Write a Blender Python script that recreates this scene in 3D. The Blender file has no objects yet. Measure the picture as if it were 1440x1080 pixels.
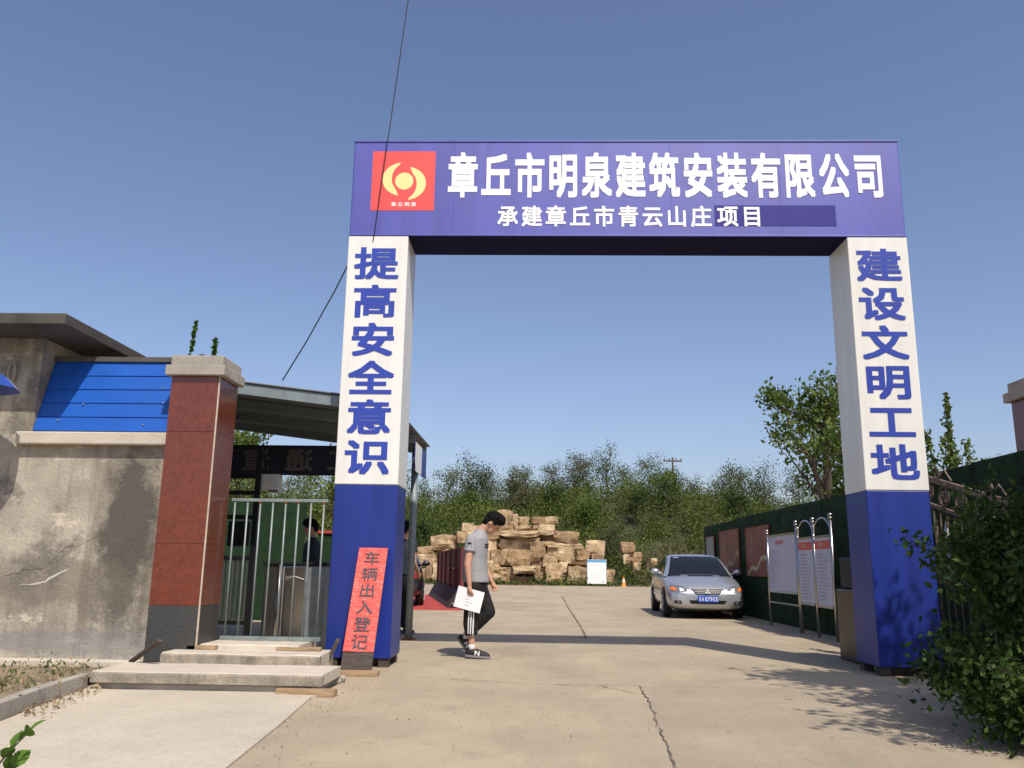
import bpy, bmesh, math, random
import numpy as np
from mathutils import Vector, Matrix, Euler
from mathutils.bvhtree import BVHTree

# ------------------------------------------------------------------ camera, sky, sun, exposure
S = bpy.context.scene
COL = S.collection
R = math.radians
cam_d = bpy.data.cameras.new('camera')
cam = bpy.data.objects.new('camera', cam_d)
COL.objects.link(cam)
cam_d.sensor_width = 36.0
cam_d.lens = 36.0 * 1186.76 / 1440.0
cam_d.clip_start = 0.05
cam_d.clip_end = 2000
PITCH, ROLL, YAW = .2132, .0141, .0304
cam.location = (0, 0, 1.0)
cam.rotation_euler = (Matrix.Rotation(YAW, 3, 'Z') @ Matrix.Rotation(math.pi / 2 + PITCH, 3, 'X') @ Matrix.Rotation(ROLL, 3, 'Z')).to_euler()
S.camera = cam

SUNDIR = Vector((0.30, -0.68, 1.0)).normalized()          # towards the sun
sun_el = math.asin(SUNDIR.z)
world = bpy.data.worlds.new('World')
S.world = world
world.use_nodes = True
wn = world.node_tree.nodes
sky = wn.new('ShaderNodeTexSky')
sky.sky_type = 'NISHITA'
sky.sun_disc = False
sky.sun_elevation = sun_el
sky.sun_rotation = math.atan2(SUNDIR.x, SUNDIR.y)
sky.altitude = 100
sky.air_density = 1.0
sky.dust_density = 1.9
sky.ozone_density = 1.6
bg = wn['Background']
bg.inputs[1].default_value = 0.140
tint = wn.new('ShaderNodeMix'); tint.data_type = 'RGBA'; tint.blend_type = 'MULTIPLY'; tint.inputs[0].default_value = 1.0; tint.inputs[7].default_value = (1.02, .975, 1.06, 1)
world.node_tree.links.new(sky.outputs[0], tint.inputs[6]); world.node_tree.links.new(tint.outputs[2], bg.inputs[0])

sun_d = bpy.data.lights.new('sun', 'SUN')
sun_d.energy = 4.5
sun_d.angle = R(0.5)
sun_d.color = (1.0, 0.93, 0.82)
sun = bpy.data.objects.new('sun', sun_d)
COL.objects.link(sun)
sun.rotation_euler = SUNDIR.to_track_quat('Z', 'Y').to_euler()
S.view_settings.view_transform = 'Standard'
S.view_settings.look = 'None'
S.view_settings.exposure = -0.03
S.view_settings.gamma = 1.0

rng = np.random.default_rng(7)
random.seed(7)

# ------------------------------------------------------------------ materials
def srgb(r, g, b):
    f = lambda c: (c / 255 / 12.92) if c <= 10 else ((c / 255 + .055) / 1.055) ** 2.4
    return (f(r), f(g), f(b))

def mat(name, col, rough=.6, metal=0., var=.12, scale=4., col2=None, bump=0., bscale=60., coat=0., spec=.5, stretch=None, detail=6., world_co=False, ramp=(.3, .7)):
    m = bpy.data.materials.new(name)
    m.use_nodes = True
    nt = m.node_tree
    N, L = nt.nodes, nt.links
    b = N['Principled BSDF']
    b.inputs['Roughness'].default_value = rough
    b.inputs['Metallic'].default_value = metal
    b.inputs['Coat Weight'].default_value = coat
    b.inputs['Specular IOR Level'].default_value = spec
    if world_co:
        tc = N.new('ShaderNodeNewGeometry'); co = tc.outputs['Position']
    else:
        tc = N.new('ShaderNodeTexCoord'); co = tc.outputs['Object']
    if stretch:
        mp = N.new('ShaderNodeMapping'); mp.inputs['Scale'].default_value = stretch
        L.new(co, mp.inputs[0]); co = mp.outputs[0]
    n = N.new('ShaderNodeTexNoise'); n.inputs['Scale'].default_value = scale; n.inputs['Detail'].default_value = detail
    n.inputs['Roughness'].default_value = .62
    L.new(co, n.inputs['Vector'])
    cr = N.new('ShaderNodeValToRGB')
    cr.color_ramp.elements[0].position, cr.color_ramp.elements[1].position = ramp
    a = tuple(max(0, c * (1 - var)) for c in col); c2 = col2 or tuple(min(1, c * (1 + var)) for c in col)
    cr.color_ramp.elements[0].color = (*a, 1); cr.color_ramp.elements[1].color = (*c2, 1)
    L.new(n.outputs['Fac'], cr.inputs[0])
    L.new(cr.outputs[0], b.inputs['Base Color'])
    if bump:
        n2 = N.new('ShaderNodeTexNoise'); n2.inputs['Scale'].default_value = bscale; n2.inputs['Detail'].default_value = 5
        L.new(co, n2.inputs['Vector'])
        bp = N.new('ShaderNodeBump'); bp.inputs['Strength'].default_value = bump; bp.inputs['Distance'].default_value = .02
        L.new(n2.outputs['Fac'], bp.inputs['Height'])
        L.new(bp.outputs[0], b.inputs['Normal'])
    m['_c'] = 1
    return m

def leafmat(name, dark, light, noise=.5, transl=.3, brown=None, spec=.12):
    m = bpy.data.materials.new(name)
    m.use_nodes = True
    nt = m.node_tree; N, L = nt.nodes, nt.links
    for n in list(N):
        if n.type != 'OUTPUT_MATERIAL': N.remove(n)
    out = [n for n in N if n.type == 'OUTPUT_MATERIAL'][0]
    g = N.new('ShaderNodeNewGeometry')
    nz = N.new('ShaderNodeTexNoise'); nz.inputs['Scale'].default_value = noise; nz.inputs['Detail'].default_value = 2
    L.new(g.outputs['Position'], nz.inputs['Vector'])
    mx = N.new('ShaderNodeMath'); mx.operation = 'MULTIPLY_ADD'; mx.inputs[1].default_value = .45; mx.inputs[2].default_value = -.22
    L.new(g.outputs['Random Per Island'], mx.inputs[0])
    ad = N.new('ShaderNodeMath'); ad.operation = 'ADD'
    L.new(nz.outputs['Fac'], ad.inputs[0]); L.new(mx.outputs[0], ad.inputs[1])
    cr = N.new('ShaderNodeValToRGB')
    cr.color_ramp.elements[0].position = .3; cr.color_ramp.elements[1].position = .72
    cr.color_ramp.elements[0].color = (*dark, 1); cr.color_ramp.elements[1].color = (*light, 1)
    L.new(ad.outputs[0], cr.inputs[0])
    if brown:
        nb_ = N.new('ShaderNodeTexNoise'); nb_.inputs['Scale'].default_value = noise * .9; nb_.inputs['Detail'].default_value = 4
        mpb = N.new('ShaderNodeMapping'); mpb.inputs['Location'].default_value = (31, 7, 3); L.new(g.outputs['Position'], mpb.inputs[0]); L.new(mpb.outputs[0], nb_.inputs['Vector'])
        rb = N.new('ShaderNodeValToRGB'); rb.color_ramp.elements[0].position = .50; rb.color_ramp.elements[1].position = .66
        rb.color_ramp.elements[0].color = (0, 0, 0, 1); rb.color_ramp.elements[1].color = (.75, .75, .75, 1); L.new(nb_.outputs['Fac'], rb.inputs[0])
        xb = N.new('ShaderNodeMix'); xb.data_type = 'RGBA'; L.new(rb.outputs[0], xb.inputs[0]); L.new(cr.outputs[0], xb.inputs[6]); xb.inputs[7].default_value = (*brown, 1)
        cr = xb; cro = xb.outputs[2]
    else: cro = cr.outputs[0]
    d = N.new('ShaderNodeBsdfPrincipled'); d.inputs['Roughness'].default_value = .7; d.inputs['Specular IOR Level'].default_value = spec
    t = N.new('ShaderNodeBsdfTranslucent')
    L.new(cro, d.inputs['Base Color']); L.new(cro, t.inputs['Color'])
    ms = N.new('ShaderNodeMixShader'); ms.inputs[0].default_value = transl
    L.new(d.outputs[0], ms.inputs[1]); L.new(t.outputs[0], ms.inputs[2])
    L.new(ms.outputs[0], out.inputs['Surface'])
    return m

M = {}
M['earth'] = mat('earth', (.22, .17, .11), .95, var=.3, scale=1.5, bump=.5, bscale=30, world_co=True)
M['grass_ground'] = mat('grass_ground', (.045, .05, .018), .95, var=.4, scale=.6, bump=.6, bscale=12, world_co=True)
M['white'] = mat('white_sheet', (.74, .73, .68), .42, var=.07, scale=1.6, stretch=(5, 5, .35), bump=.25, bscale=.9)
M['blue'] = mat('blue_sheet', (.010, .028, .22), .40, var=.18, scale=1.4, stretch=(4, 4, .4), bump=.25, bscale=.9)
M['beamblue'] = mat('beam_vinyl', (.058, .062, .36), .47, var=.16, scale=1.3, stretch=(3, 1, .3), spec=1.0, bump=.3, bscale=1.1)
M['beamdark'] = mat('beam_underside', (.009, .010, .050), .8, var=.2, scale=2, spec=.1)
M['letter_white'] = mat('letter_white', (.86, .86, .82), .5, var=.02)
M['letter_blue'] = mat('letter_blue', (.025, .055, .36), .45, var=.06)
M['logo_red'] = mat('logo_red', (.80, .085, .075), .45, var=.05)
M['logo_yellow'] = mat('logo_yellow', (.76, .72, .30), .5, var=.04)
M['patch'] = mat('patch_vinyl', (.035, .028, .22), .3, var=.15, scale=3)
M['granite_red'] = mat('granite_red', (.148, .035, .018), .22, var=.25, scale=26, detail=9, spec=.6)
M['granite_dark'] = mat('granite_dark', (.045, .046, .045), .42, var=.5, scale=110, col2=(.075, .075, .07), detail=5)
M['concrete'] = mat('concrete', (.36, .33, .28), .9, var=.25, scale=3, bump=.35, bscale=70)
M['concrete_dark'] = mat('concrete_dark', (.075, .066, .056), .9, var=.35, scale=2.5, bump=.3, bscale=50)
M['concrete_pale'] = mat('concrete_pale', (.52, .46, .37), .9, var=.12, scale=3, bump=.25, bscale=60)
M['edge_trim'] = mat('edge_trim', (.5, .42, .32), .6, var=.2, scale=20)
M['roofblue'] = mat('roof_blue', (.007, .085, .40), .42, var=.10, scale=5)
M['steel'] = mat('steel_grey', (.22, .255, .25), .45, metal=.3, var=.2, scale=12)
M['galv'] = mat('galvanised', (.23, .27, .275), .6, metal=.3, var=.15, scale=6)
M['plaster'] = mat('bare_plaster', (.50, .47, .41), .9, var=.15, scale=20)
M['crackline'] = mat('crack_line', (.10, .085, .065), .95, var=.3)
M['dark_steel'] = mat('dark_steel', (.06, .065, .065), .5, var=.2)
M['step_edge'] = mat('weathered_edge', (.25, .215, .165), .95, var=.3, scale=5, stretch=(1.5, 1, .9), col2=(.37, .32, .25), bump=.6, bscale=45)
M['dark_stainless'] = mat('dark_stainless', (.075, .068, .060), .35, metal=.9, var=.3, scale=2.5)
M['rust'] = mat('rust', (.22, .075, .03), .85, var=.4, scale=25)
M['stainless'] = mat('stainless', (.42, .40, .38), .28, metal=1., var=.1, scale=3)
M['black_metal'] = mat('black_metal', (.012, .012, .014), .5, var=.3, spec=.2)
M['wood'] = mat('wood', (.34, .23, .13), .85, var=.35, scale=6, stretch=(1, 8, 8), bump=.3)
M['wood_dark'] = mat('wood_dark', (.07, .055, .045), .85, var=.4, scale=6, stretch=(1, 8, 8), bump=.3)
M['redpaper'] = None
M['ink'] = mat('ink', (.05, .045, .055), .6, var=.3, scale=30)
M['rope'] = mat('rope', (.35, .31, .25), .9, var=.2)
M['cable'] = mat('cable', (.012, .012, .013), .6, var=.1)
M['turf'] = mat('turf', (.012, .045, .012), .95, var=.45, scale=5, bump=1., bscale=240)
M['canopy'] = mat('canopy_sheet', (.20, .21, .21), .5, metal=.2, var=.15, scale=3)
M['banner'] = mat('banner_cloth', (.022, .026, .055), .8, var=.15)
M['banner_letter'] = mat('banner_letter', (.14, .13, .135), .8, var=.1)
M['lamp_white'] = mat('lamp_white', (.66, .65, .58), .5, var=.05)
M['redmat'] = mat('red_steel', (.42, .055, .045), .7, var=.3, scale=4)
M['maroon'] = mat('maroon_panel', (.115, .020, .017), .55, var=.25, scale=3)
M['rubber'] = mat('rubber', (.045, .040, .040), .8, var=.3, scale=5)
M['poster'] = mat('poster_print', (.20, .045, .025), .5, var=.35, scale=2.2)
M['gold'] = mat('poster_gold', (.42, .32, .17), .6, var=.3, scale=8)
M['board_white'] = mat('board_white', (.46, .46, .57), .45, var=.05)
M['print_red'] = mat('print_red', (.55, .07, .05), .5, var=.1)
M['print_grey'] = mat('print_grey', (.30, .28, .38), .6, var=.2)
M['sky_blue_print'] = mat('header_blue', (.12, .35, .62), .5, var=.1)
M['silver'] = mat('silver_paint', (.47, .49, .52), .30, metal=.6, var=.03, coat=.6)
M['darkpaint'] = mat('dark_paint', (.018, .018, .022), .25, var=.1, coat=.6)
M['glass'] = mat('car_glass', (.010, .012, .014), .08, var=.1, spec=.45)
M['grille_bar'] = mat('grille_bar', (.30, .30, .31), .5, metal=.4, var=.1)
M['tyre'] = mat('tyre', (.018, .018, .018), .85, var=.2)
M['rim'] = mat('rim', (.42, .42, .43), .35, metal=.8, var=.05)
M['lampglass'] = mat('lamp_glass', (.13, .14, .15), .25, metal=0., var=.15, scale=18)
M['amber'] = mat('amber', (.75, .18, .03), .25, var=.1)
M['tail'] = mat('tail_lamp', (.28, .02, .015), .2, var=.15, scale=20)
M['plate'] = mat('plate_blue', (.02, .09, .48), .4, var=.03)
M['skin'] = mat('skin', (.50, .27, .175), .55, var=.08, scale=12)
M['hair'] = mat('hair', (.006, .0055, .005), .75, spec=.15, var=.3, scale=60, bump=.6, bscale=90)
M['tshirt'] = mat('tshirt', (.29, .295, .305), .9, var=.10, scale=60, bump=.5, bscale=9, stretch=(1, 1, .55))
M['black_cloth'] = mat('black_cloth', (.007, .007, .0075), .85, var=.3, scale=8, bump=.4, bscale=14)
M['navy_cloth'] = mat('navy_cloth', (.018, .022, .035), .85, var=.3, scale=8, bump=.3, bscale=14)
M['stripe'] = mat('stripe_white', (.75, .75, .74), .7, var=.03)
M['sock'] = mat('sock', (.6, .6, .6), .9, var=.05)
M['shoe'] = mat('shoe', (.016, .016, .017), .7, var=.3, scale=14)
M['sole'] = mat('sole', (.20, .195, .185), .7, var=.1)
M['paper'] = mat('paper', (.82, .82, .82), .7, var=.02)
M['cone'] = mat('cone_orange', (.75, .33, .06), .6, var=.1)
M['bark'] = mat('bark', (.085, .065, .048), .95, var=.4, scale=9, stretch=(1, 1, .3), bump=.8, bscale=25)
M['bark_far'] = mat('bark_far', (.13, .11, .085), .95, var=.3, scale=2)
M['umbrella'] = mat('umbrella_blue', (.03, .08, .35), .5, var=.15)
M['umbrella2'] = mat('umbrella_grey', (.32, .35, .40), .5, var=.1)
M['plastic'] = mat('plastic_wrap', (.55, .55, .56), .35, var=.2, scale=10)
M['iron'] = mat('wrought_iron', (.16, .085, .05), .8, var=.5, scale=16, col2=(.25, .20, .16))
M['pale_dry'] = mat('dry_leaf', (.27, .20, .11), .9, var=.3)
M['leaf_near'] = leafmat('leaf_near', (.045, .10, .015), (.13, .24, .04), 1.2)
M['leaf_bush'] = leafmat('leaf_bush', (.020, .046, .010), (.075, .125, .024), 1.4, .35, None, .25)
M['leaf_tree'] = leafmat('leaf_tree', (.07, .115, .022), (.20, .26, .07), .7, .4)
M['leaf_hill'] = leafmat('leaf_hill', (.045, .078, .018), (.165, .20, .042), .30, .28, (.115, .10, .05))
M['leaf_sky'] = leafmat('leaf_skyline', (.045, .065, .022), (.18, .20, .075), .3, .35, (.14, .125, .08))

def ground_mat(name, base, dark, stains=.5, seams=False):
    m = mat(name, base, .88, var=.16, scale=.8, bump=.25, bscale=55, world_co=True)
    nt = m.node_tree; N, L = nt.nodes, nt.links
    b = N['Principled BSDF']
    cr = [n for n in N if n.type == 'VALTORGB'][0]
    g = [n for n in N if n.type == 'NEW_GEOMETRY'][0]
    n3 = N.new('ShaderNodeTexNoise'); n3.inputs['Scale'].default_value = .33; n3.inputs['Detail'].default_value = 8; n3.inputs['Roughness'].default_value = .7
    mp = N.new('ShaderNodeMapping'); mp.inputs['Scale'].default_value = (1.6, .5, 1)
    L.new(g.outputs['Position'], mp.inputs[0]); L.new(mp.outputs[0], n3.inputs['Vector'])
    r3 = N.new('ShaderNodeValToRGB'); r3.color_ramp.elements[0].position = .46; r3.color_ramp.elements[1].position = .68
    r3.color_ramp.elements[0].color = (0, 0, 0, 1); r3.color_ramp.elements[1].color = (stains, stains, stains, 1)
    L.new(n3.outputs['Fac'], r3.inputs[0])
    mx = N.new('ShaderNodeMix'); mx.data_type = 'RGBA'
    L.new(r3.outputs[0], mx.inputs[0]); L.new(cr.outputs[0], mx.inputs[6]); mx.inputs[7].default_value = (*dark, 1)
    n5 = N.new('ShaderNodeTexNoise'); n5.inputs['Scale'].default_value = 1.9; n5.inputs['Detail'].default_value = 12; n5.inputs['Roughness'].default_value = .75
    L.new(g.outputs['Position'], n5.inputs['Vector'])
    r5 = N.new('ShaderNodeValToRGB'); r5.color_ramp.elements[0].position = .55; r5.color_ramp.elements[1].position = .70
    r5.color_ramp.elements[0].color = (0, 0, 0, 1); r5.color_ramp.elements[1].color = (stains * .6,) * 3 + (1,)
    L.new(n5.outputs['Fac'], r5.inputs[0])
    mx5 = N.new('ShaderNodeMix'); mx5.data_type = 'RGBA'; L.new(r5.outputs[0], mx5.inputs[0]); L.new(mx.outputs[2], mx5.inputs[6]); mx5.inputs[7].default_value = (*[c * .8 for c in dark], 1)
    mx = mx5
    n4 = N.new('ShaderNodeTexNoise'); n4.inputs['Scale'].default_value = 42; n4.inputs['Detail'].default_value = 4
    L.new(g.outputs['Position'], n4.inputs['Vector'])
    r4 = N.new('ShaderNodeValToRGB'); r4.color_ramp.elements[0].position = .35; r4.color_ramp.elements[1].position = .65
    r4.color_ramp.elements[0].color = (.91, .91, .91, 1); r4.color_ramp.elements[1].color = (1.05, 1.05, 1.05, 1)
    L.new(n4.outputs['Fac'], r4.inputs[0])
    ml = N.new('ShaderNodeMix'); ml.data_type = 'RGBA'; ml.blend_type = 'MULTIPLY'; ml.inputs[0].default_value = 1
    L.new(mx.outputs[2], ml.inputs[6]); L.new(r4.outputs[0], ml.inputs[7])
    L.new(ml.outputs[2], b.inputs['Base Color'])
    return m
M['road'] = ground_mat('road_concrete', (.405, .332, .226), (.285, .235, .165), .85)
M['apron'] = ground_mat('apron_concrete', (.52, .46, .355), (.42, .37, .29), .6)

def wall_mat():
    m = mat('stained_render', (.315, .28, .225), .92, var=.25, scale=1.6, bump=.4, bscale=35, world_co=True, col2=(.50, .45, .355))
    nt = m.node_tree; N, L = nt.nodes, nt.links
    b = N['Principled BSDF']; cr = [n for n in N if n.type == 'VALTORGB'][0]; g = [n for n in N if n.type == 'NEW_GEOMETRY'][0]
    last = cr.outputs[0]
    def blot(scale3, nscale, lo, hi, colr, amt):
        nonlocal last
        mp = N.new('ShaderNodeMapping'); mp.inputs['Scale'].default_value = scale3
        L.new(g.outputs['Position'], mp.inputs[0])
        n = N.new('ShaderNodeTexNoise'); n.inputs['Scale'].default_value = nscale; n.inputs['Detail'].default_value = 9; n.inputs['Roughness'].default_value = .68
        L.new(mp.outputs[0], n.inputs['Vector'])
        r = N.new('ShaderNodeValToRGB'); r.color_ramp.elements[0].position = lo; r.color_ramp.elements[1].position = hi
        r.color_ramp.elements[0].color = (0, 0, 0, 1); r.color_ramp.elements[1].color = (amt, amt, amt, 1)
        L.new(n.outputs['Fac'], r.inputs[0])
        x = N.new('ShaderNodeMix'); x.data_type = 'RGBA'
        L.new(r.outputs[0], x.inputs[0]); L.new(last, x.inputs[6]); x.inputs[7].default_value = (*colr, 1)
        last = x.outputs[2]
    blot((4.5, 1, .28), 1.5, .50, .66, (.17, .14, .105), .8)      # vertical runs
    blot((1, 1, 1), 1.7, .52, .60, (.15, .135, .115), .8)             # grey blotches
    blot((1, 1, 1.8), 3.0, .59, .66, (.62, .55, .44), .7)           # pale flaking
    # the large dark damp patch beside the pillar
    def patch(c, sx, sz, amt, colr):
        nonlocal last
        mp = N.new('ShaderNodeMapping'); mp.inputs['Location'].default_value = (-c[0] / sx, 0, -c[1] / sz); mp.inputs['Scale'].default_value = (1 / sx, 0, 1 / sz)
        L.new(g.outputs['Position'], mp.inputs[0])
        ln = N.new('ShaderNodeVectorMath'); ln.operation = 'LENGTH'; L.new(mp.outputs[0], ln.inputs[0])
        n = N.new('ShaderNodeTexNoise'); n.inputs['Scale'].default_value = 4.5; n.inputs['Detail'].default_value = 8; n.inputs['Roughness'].default_value = .7
        L.new(g.outputs['Position'], n.inputs['Vector'])
        a = N.new('ShaderNodeMath'); a.operation = 'MULTIPLY_ADD'; a.inputs[1].default_value = 1.7; L.new(n.outputs['Fac'], a.inputs[0]); L.new(ln.outputs['Value'], a.inputs[2])
        r = N.new('ShaderNodeValToRGB'); r.color_ramp.elements[0].position = .80; r.color_ramp.elements[1].position = 1.0
        mr = N.new('ShaderNodeMath'); mr.operation = 'MULTIPLY'; mr.inputs[1].default_value = .5; L.new(a.outputs[0], mr.inputs[0])
        r.color_ramp.elements[0].color = (amt, amt, amt, 1); r.color_ramp.elements[1].color = (0, 0, 0, 1)
        L.new(mr.outputs[0], r.inputs[0])
        x = N.new('ShaderNodeMix'); x.data_type = 'RGBA'
        L.new(r.outputs[0], x.inputs[0]); L.new(last, x.inputs[6]); x.inputs[7].default_value = (*colr, 1)
        last = x.outputs[2]
    patch((-3.83, 1.28), .27, .70, .95, (.085, .075, .062))
    patch((-4.35, .80), .75, .22, .6, (.15, .13, .10))
    patch((-4.2, .26), .9, .13, .65, (.20, .19, .19))
    L.new(last, b.inputs['Base Color'])
    return m
M['render'] = wall_mat()

def crinkle_mat():
    m = mat('red_film', (.74, .10, .075), .28, var=.12, scale=5, coat=.2)
    nt = m.node_tree; N, L = nt.nodes, nt.links
    tc = [n for n in N if n.type == 'TEX_COORD'][0]
    mp = N.new('ShaderNodeMapping'); mp.inputs['Scale'].default_value = (4, 4, 22); L.new(tc.outputs['Object'], mp.inputs[0])
    n = N.new('ShaderNodeTexNoise'); n.inputs['Scale'].default_value = 1.6; n.inputs['Detail'].default_value = 4; L.new(mp.outputs[0], n.inputs['Vector'])
    bp = N.new('ShaderNodeBump'); bp.inputs['Strength'].default_value = .9; bp.inputs['Distance'].default_value = .03
    L.new(n.outputs['Fac'], bp.inputs['Height']); L.new(bp.outputs[0], N['Principled BSDF'].inputs['Normal'])
    return m
M['redpaper'] = crinkle_mat()

# ------------------------------------------------------------------ builders
def tag(o, label=None, cat=None, group=None, kind=None):
    if label: o['label'] = label
    if cat: o['category'] = cat
    if group: o['group'] = group
    if kind: o['kind'] = kind
    return o

def empty(name, loc, label, cat, group=None, rz=0):
    o = bpy.data.objects.new(name, None)
    COL.objects.link(o)
    o.location = loc; o.rotation_euler = (0, 0, rz); o.empty_display_size = .1
    return tag(o, label, cat, group)

def root_loc(p):
    while p is not None and p.parent is not None: p = p.parent
    return Vector(p.location) if p is not None else Vector((0, 0, 0))

def link(name, me, m, parent=None):
    o = bpy.data.objects.new(name, me)
    COL.objects.link(o)
    if m is not None and not me.materials: me.materials.append(m)
    if parent is not None: o.parent = parent
    return o

class MB:
    def __init__(s): s.v = []; s.f = []
    def add(s, vs, fs):
        k = len(s.v); s.v += [tuple(v) for v in vs]; s.f += [tuple(i + k for i in f) for f in fs]; return s
    def box(s, x0, x1, y0, y1, z0, z1):
        return s.add([(x0, y0, z0), (x1, y0, z0), (x1, y1, z0), (x0, y1, z0), (x0, y0, z1), (x1, y0, z1), (x1, y1, z1), (x0, y1, z1)],
                     [(0, 3, 2, 1), (4, 5, 6, 7), (0, 1, 5, 4), (1, 2, 6, 5), (2, 3, 7, 6), (3, 0, 4, 7)])
    def obox(s, c, size, rot=(0, 0, 0)):
        mt = Euler(rot).to_matrix(); c = Vector(c)
        h = [x / 2 for x in size]
        vs = [c + mt @ Vector((a * h[0], b * h[1], d * h[2])) for d in (-1, 1) for a, b in ((-1, -1), (1, -1), (1, 1), (-1, 1))]
        return s.add(vs, [(0, 3, 2, 1), (4, 5, 6, 7), (0, 1, 5, 4), (1, 2, 6, 5), (2, 3, 7, 6), (3, 0, 4, 7)])
    def hexa(s, pts):      # 4 bottom then 4 top
        return s.add(pts, [(0, 3, 2, 1), (4, 5, 6, 7), (0, 1, 5, 4), (1, 2, 6, 5), (2, 3, 7, 6), (3, 0, 4, 7)])
    def tube(s, path, rad, n=8, cap=True):
        P = [Vector(p) for p in path]
        if not hasattr(rad, '__len__'): rad = [rad] * len(P)
        vs = []; fs = []
        up = None
        for i, p in enumerate(P):
            t = (P[min(i + 1, len(P) - 1)] - P[max(i - 1, 0)]).normalized()
            if up is None: up = Vector((0, 0, 1)) if abs(t.z) < .9 else Vector((1, 0, 0))
            a = t.cross(up)
            if a.length < 1e-6: a = t.orthogonal()
            a.normalize(); b = t.cross(a).normalized(); up = -b if False else up
            for k in range(n):
                th = 2 * math.pi * k / n
                vs.append(p + (a * math.cos(th) + b * math.sin(th)) * rad[i])
        for i in range(len(P) - 1):
            for k in range(n):
                k2 = (k + 1) % n
                fs.append((i * n + k, i * n + k2, (i + 1) * n + k2, (i + 1) * n + k))
        if cap:
            fs.append(tuple(range(n))); fs.append(tuple(range((len(P) - 1) * n, len(P) * n))[::-1])
        return s.add(vs, fs)
    def ball(s, c, r, nu=12, nv=8, rot=None):
        r = (r, r, r) if not hasattr(r, '__len__') else r
        mt = Euler(rot).to_matrix() if rot else Matrix.Identity(3)
        c = Vector(c); vs = [c + mt @ Vector((0, 0, -r[2]))]
        for j in range(1, nv):
            ph = -math.pi / 2 + math.pi * j / nv
            for i in range(nu):
                th = 2 * math.pi * i / nu
                vs.append(c + mt @ Vector((r[0] * math.cos(ph) * math.cos(th), r[1] * math.cos(ph) * math.sin(th), r[2] * math.sin(ph))))
        vs.append(c + mt @ Vector((0, 0, r[2])))
        fs = [(0, 1 + (i + 1) % nu, 1 + i) for i in range(nu)]
        for j in range(nv - 2):
            for i in range(nu):
                i2 = (i + 1) % nu
                fs.append((1 + j * nu + i, 1 + j * nu + i2, 1 + (j + 1) * nu + i2, 1 + (j + 1) * nu + i))
        t = len(vs) - 1; q = 1 + (nv - 2) * nu
        fs += [(t, q + i, q + (i + 1) % nu) for i in range(nu)]
        return s.add(vs, fs)
    def cap(s, p0, p1, r0, r1, n=12):       # capsule with round ends
        p0, p1 = Vector(p0), Vector(p1); d = (p1 - p0).normalized()
        path = []; rr = []
        for a in (80, 55, 30, 0): path.append(p0 - d * r0 * math.sin(R(a))); rr.append(r0 * math.cos(R(a)))
        for a in (0, 30, 55, 80): path.append(p1 + d * r1 * math.sin(R(a))); rr.append(r1 * math.cos(R(a)))
        return s.tube(path, rr, n)
    def prism(s, poly, fn, a, b):           # poly 2-D, fn(u,v,w)->xyz, extruded w from a to b
        n = len(poly)
        vs = [fn(u, v, a) for u, v in poly] + [fn(u, v, b) for u, v in poly]
        fs = [tuple(range(n)), tuple(range(2 * n - 1, n - 1, -1))] + [(i, i + n, (i + 1) % n + n, (i + 1) % n) for i in range(n)]
        return s.add(vs, fs)
    def mesh(s, name, off=Vector((0, 0, 0)), smooth=False):
        me = bpy.data.meshes.new(name)
        me.from_pydata([(v[0] - off.x, v[1] - off.y, v[2] - off.z) for v in s.v], [], s.f)
        bm = bmesh.new(); bm.from_mesh(me); bmesh.ops.recalc_face_normals(bm, faces=bm.faces); bm.to_mesh(me); bm.free()
        if smooth: me.shade_smooth()
        return me
    def build(s, name, m, parent=None, smooth=False, bevel=0, loc=None):
        off = root_loc(parent) if parent is not None else Vector(loc or (0, 0, 0))
        me = s.mesh(name, off, smooth)
        o = link(name, me, m, parent)
        if parent is None: o.location = off
        if bevel:
            b = o.modifiers.new('bevel', 'BEVEL'); b.width = bevel; b.segments = 2; b.limit_method = 'ANGLE'
        return o

GLYPH = {}
def glyph(ch, bold=.024):
    key = (ch, bold)
    if key in GLYPH: return GLYPH[key]
    cu = bpy.data.curves.new('g', 'FONT'); cu.body = ch; cu.size = 1; cu.resolution_u = 2; cu.align_x = 'CENTER'
    o = bpy.data.objects.new('g', cu); COL.objects.link(o)
    dg = bpy.context.evaluated_depsgraph_get(); dg.update()
    me = bpy.data.meshes.new_from_object(o.evaluated_get(dg))
    v = [tuple(x.co) for x in me.vertices]; f = [tuple(p.vertices) for p in me.polygons]
    bpy.data.objects.remove(o); bpy.data.curves.remove(cu); bpy.data.meshes.remove(me)
    ys = [p[1] for p in v]; xs = [p[0] for p in v]
    GLYPH[key] = (v, f, (min(xs), max(xs), min(ys), max(ys)))
    return GLYPH[key]

def letter(name, ch, fn, w, h, m, parent, bold=.024, fit=False):
    """fn(u, v, d) -> world point; u, v metres from the centre of the character, d metres proud of the face"""
    v, f, (x0, x1, y0, y1) = glyph(ch)
    b = MB()
    cy = .38 if not fit else (y0 + y1) / 2
    cx = (x0 + x1) / 2
    sx, sy = (w, h) if not fit else (w / (x1 - x0), h / (y1 - y0))
    shifts = [(0, 0)] if not bold else [(0, 0), (bold, bold), (-bold, bold), (bold, -bold), (-bold, -bold)]
    for k, (dx, dy) in enumerate(shifts):
        b.add([fn((p[0] - cx + dx) * sx, (p[1] - cy + dy) * sy, .003 + .0004 * k) for p in v], f)
    off = root_loc(parent)
    me = bpy.data.meshes.new(name)
    me.from_pydata([(q[0] - off.x, q[1] - off.y, q[2] - off.z) for q in b.v], [], b.f)
    return link(name, me, m, parent)

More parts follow.
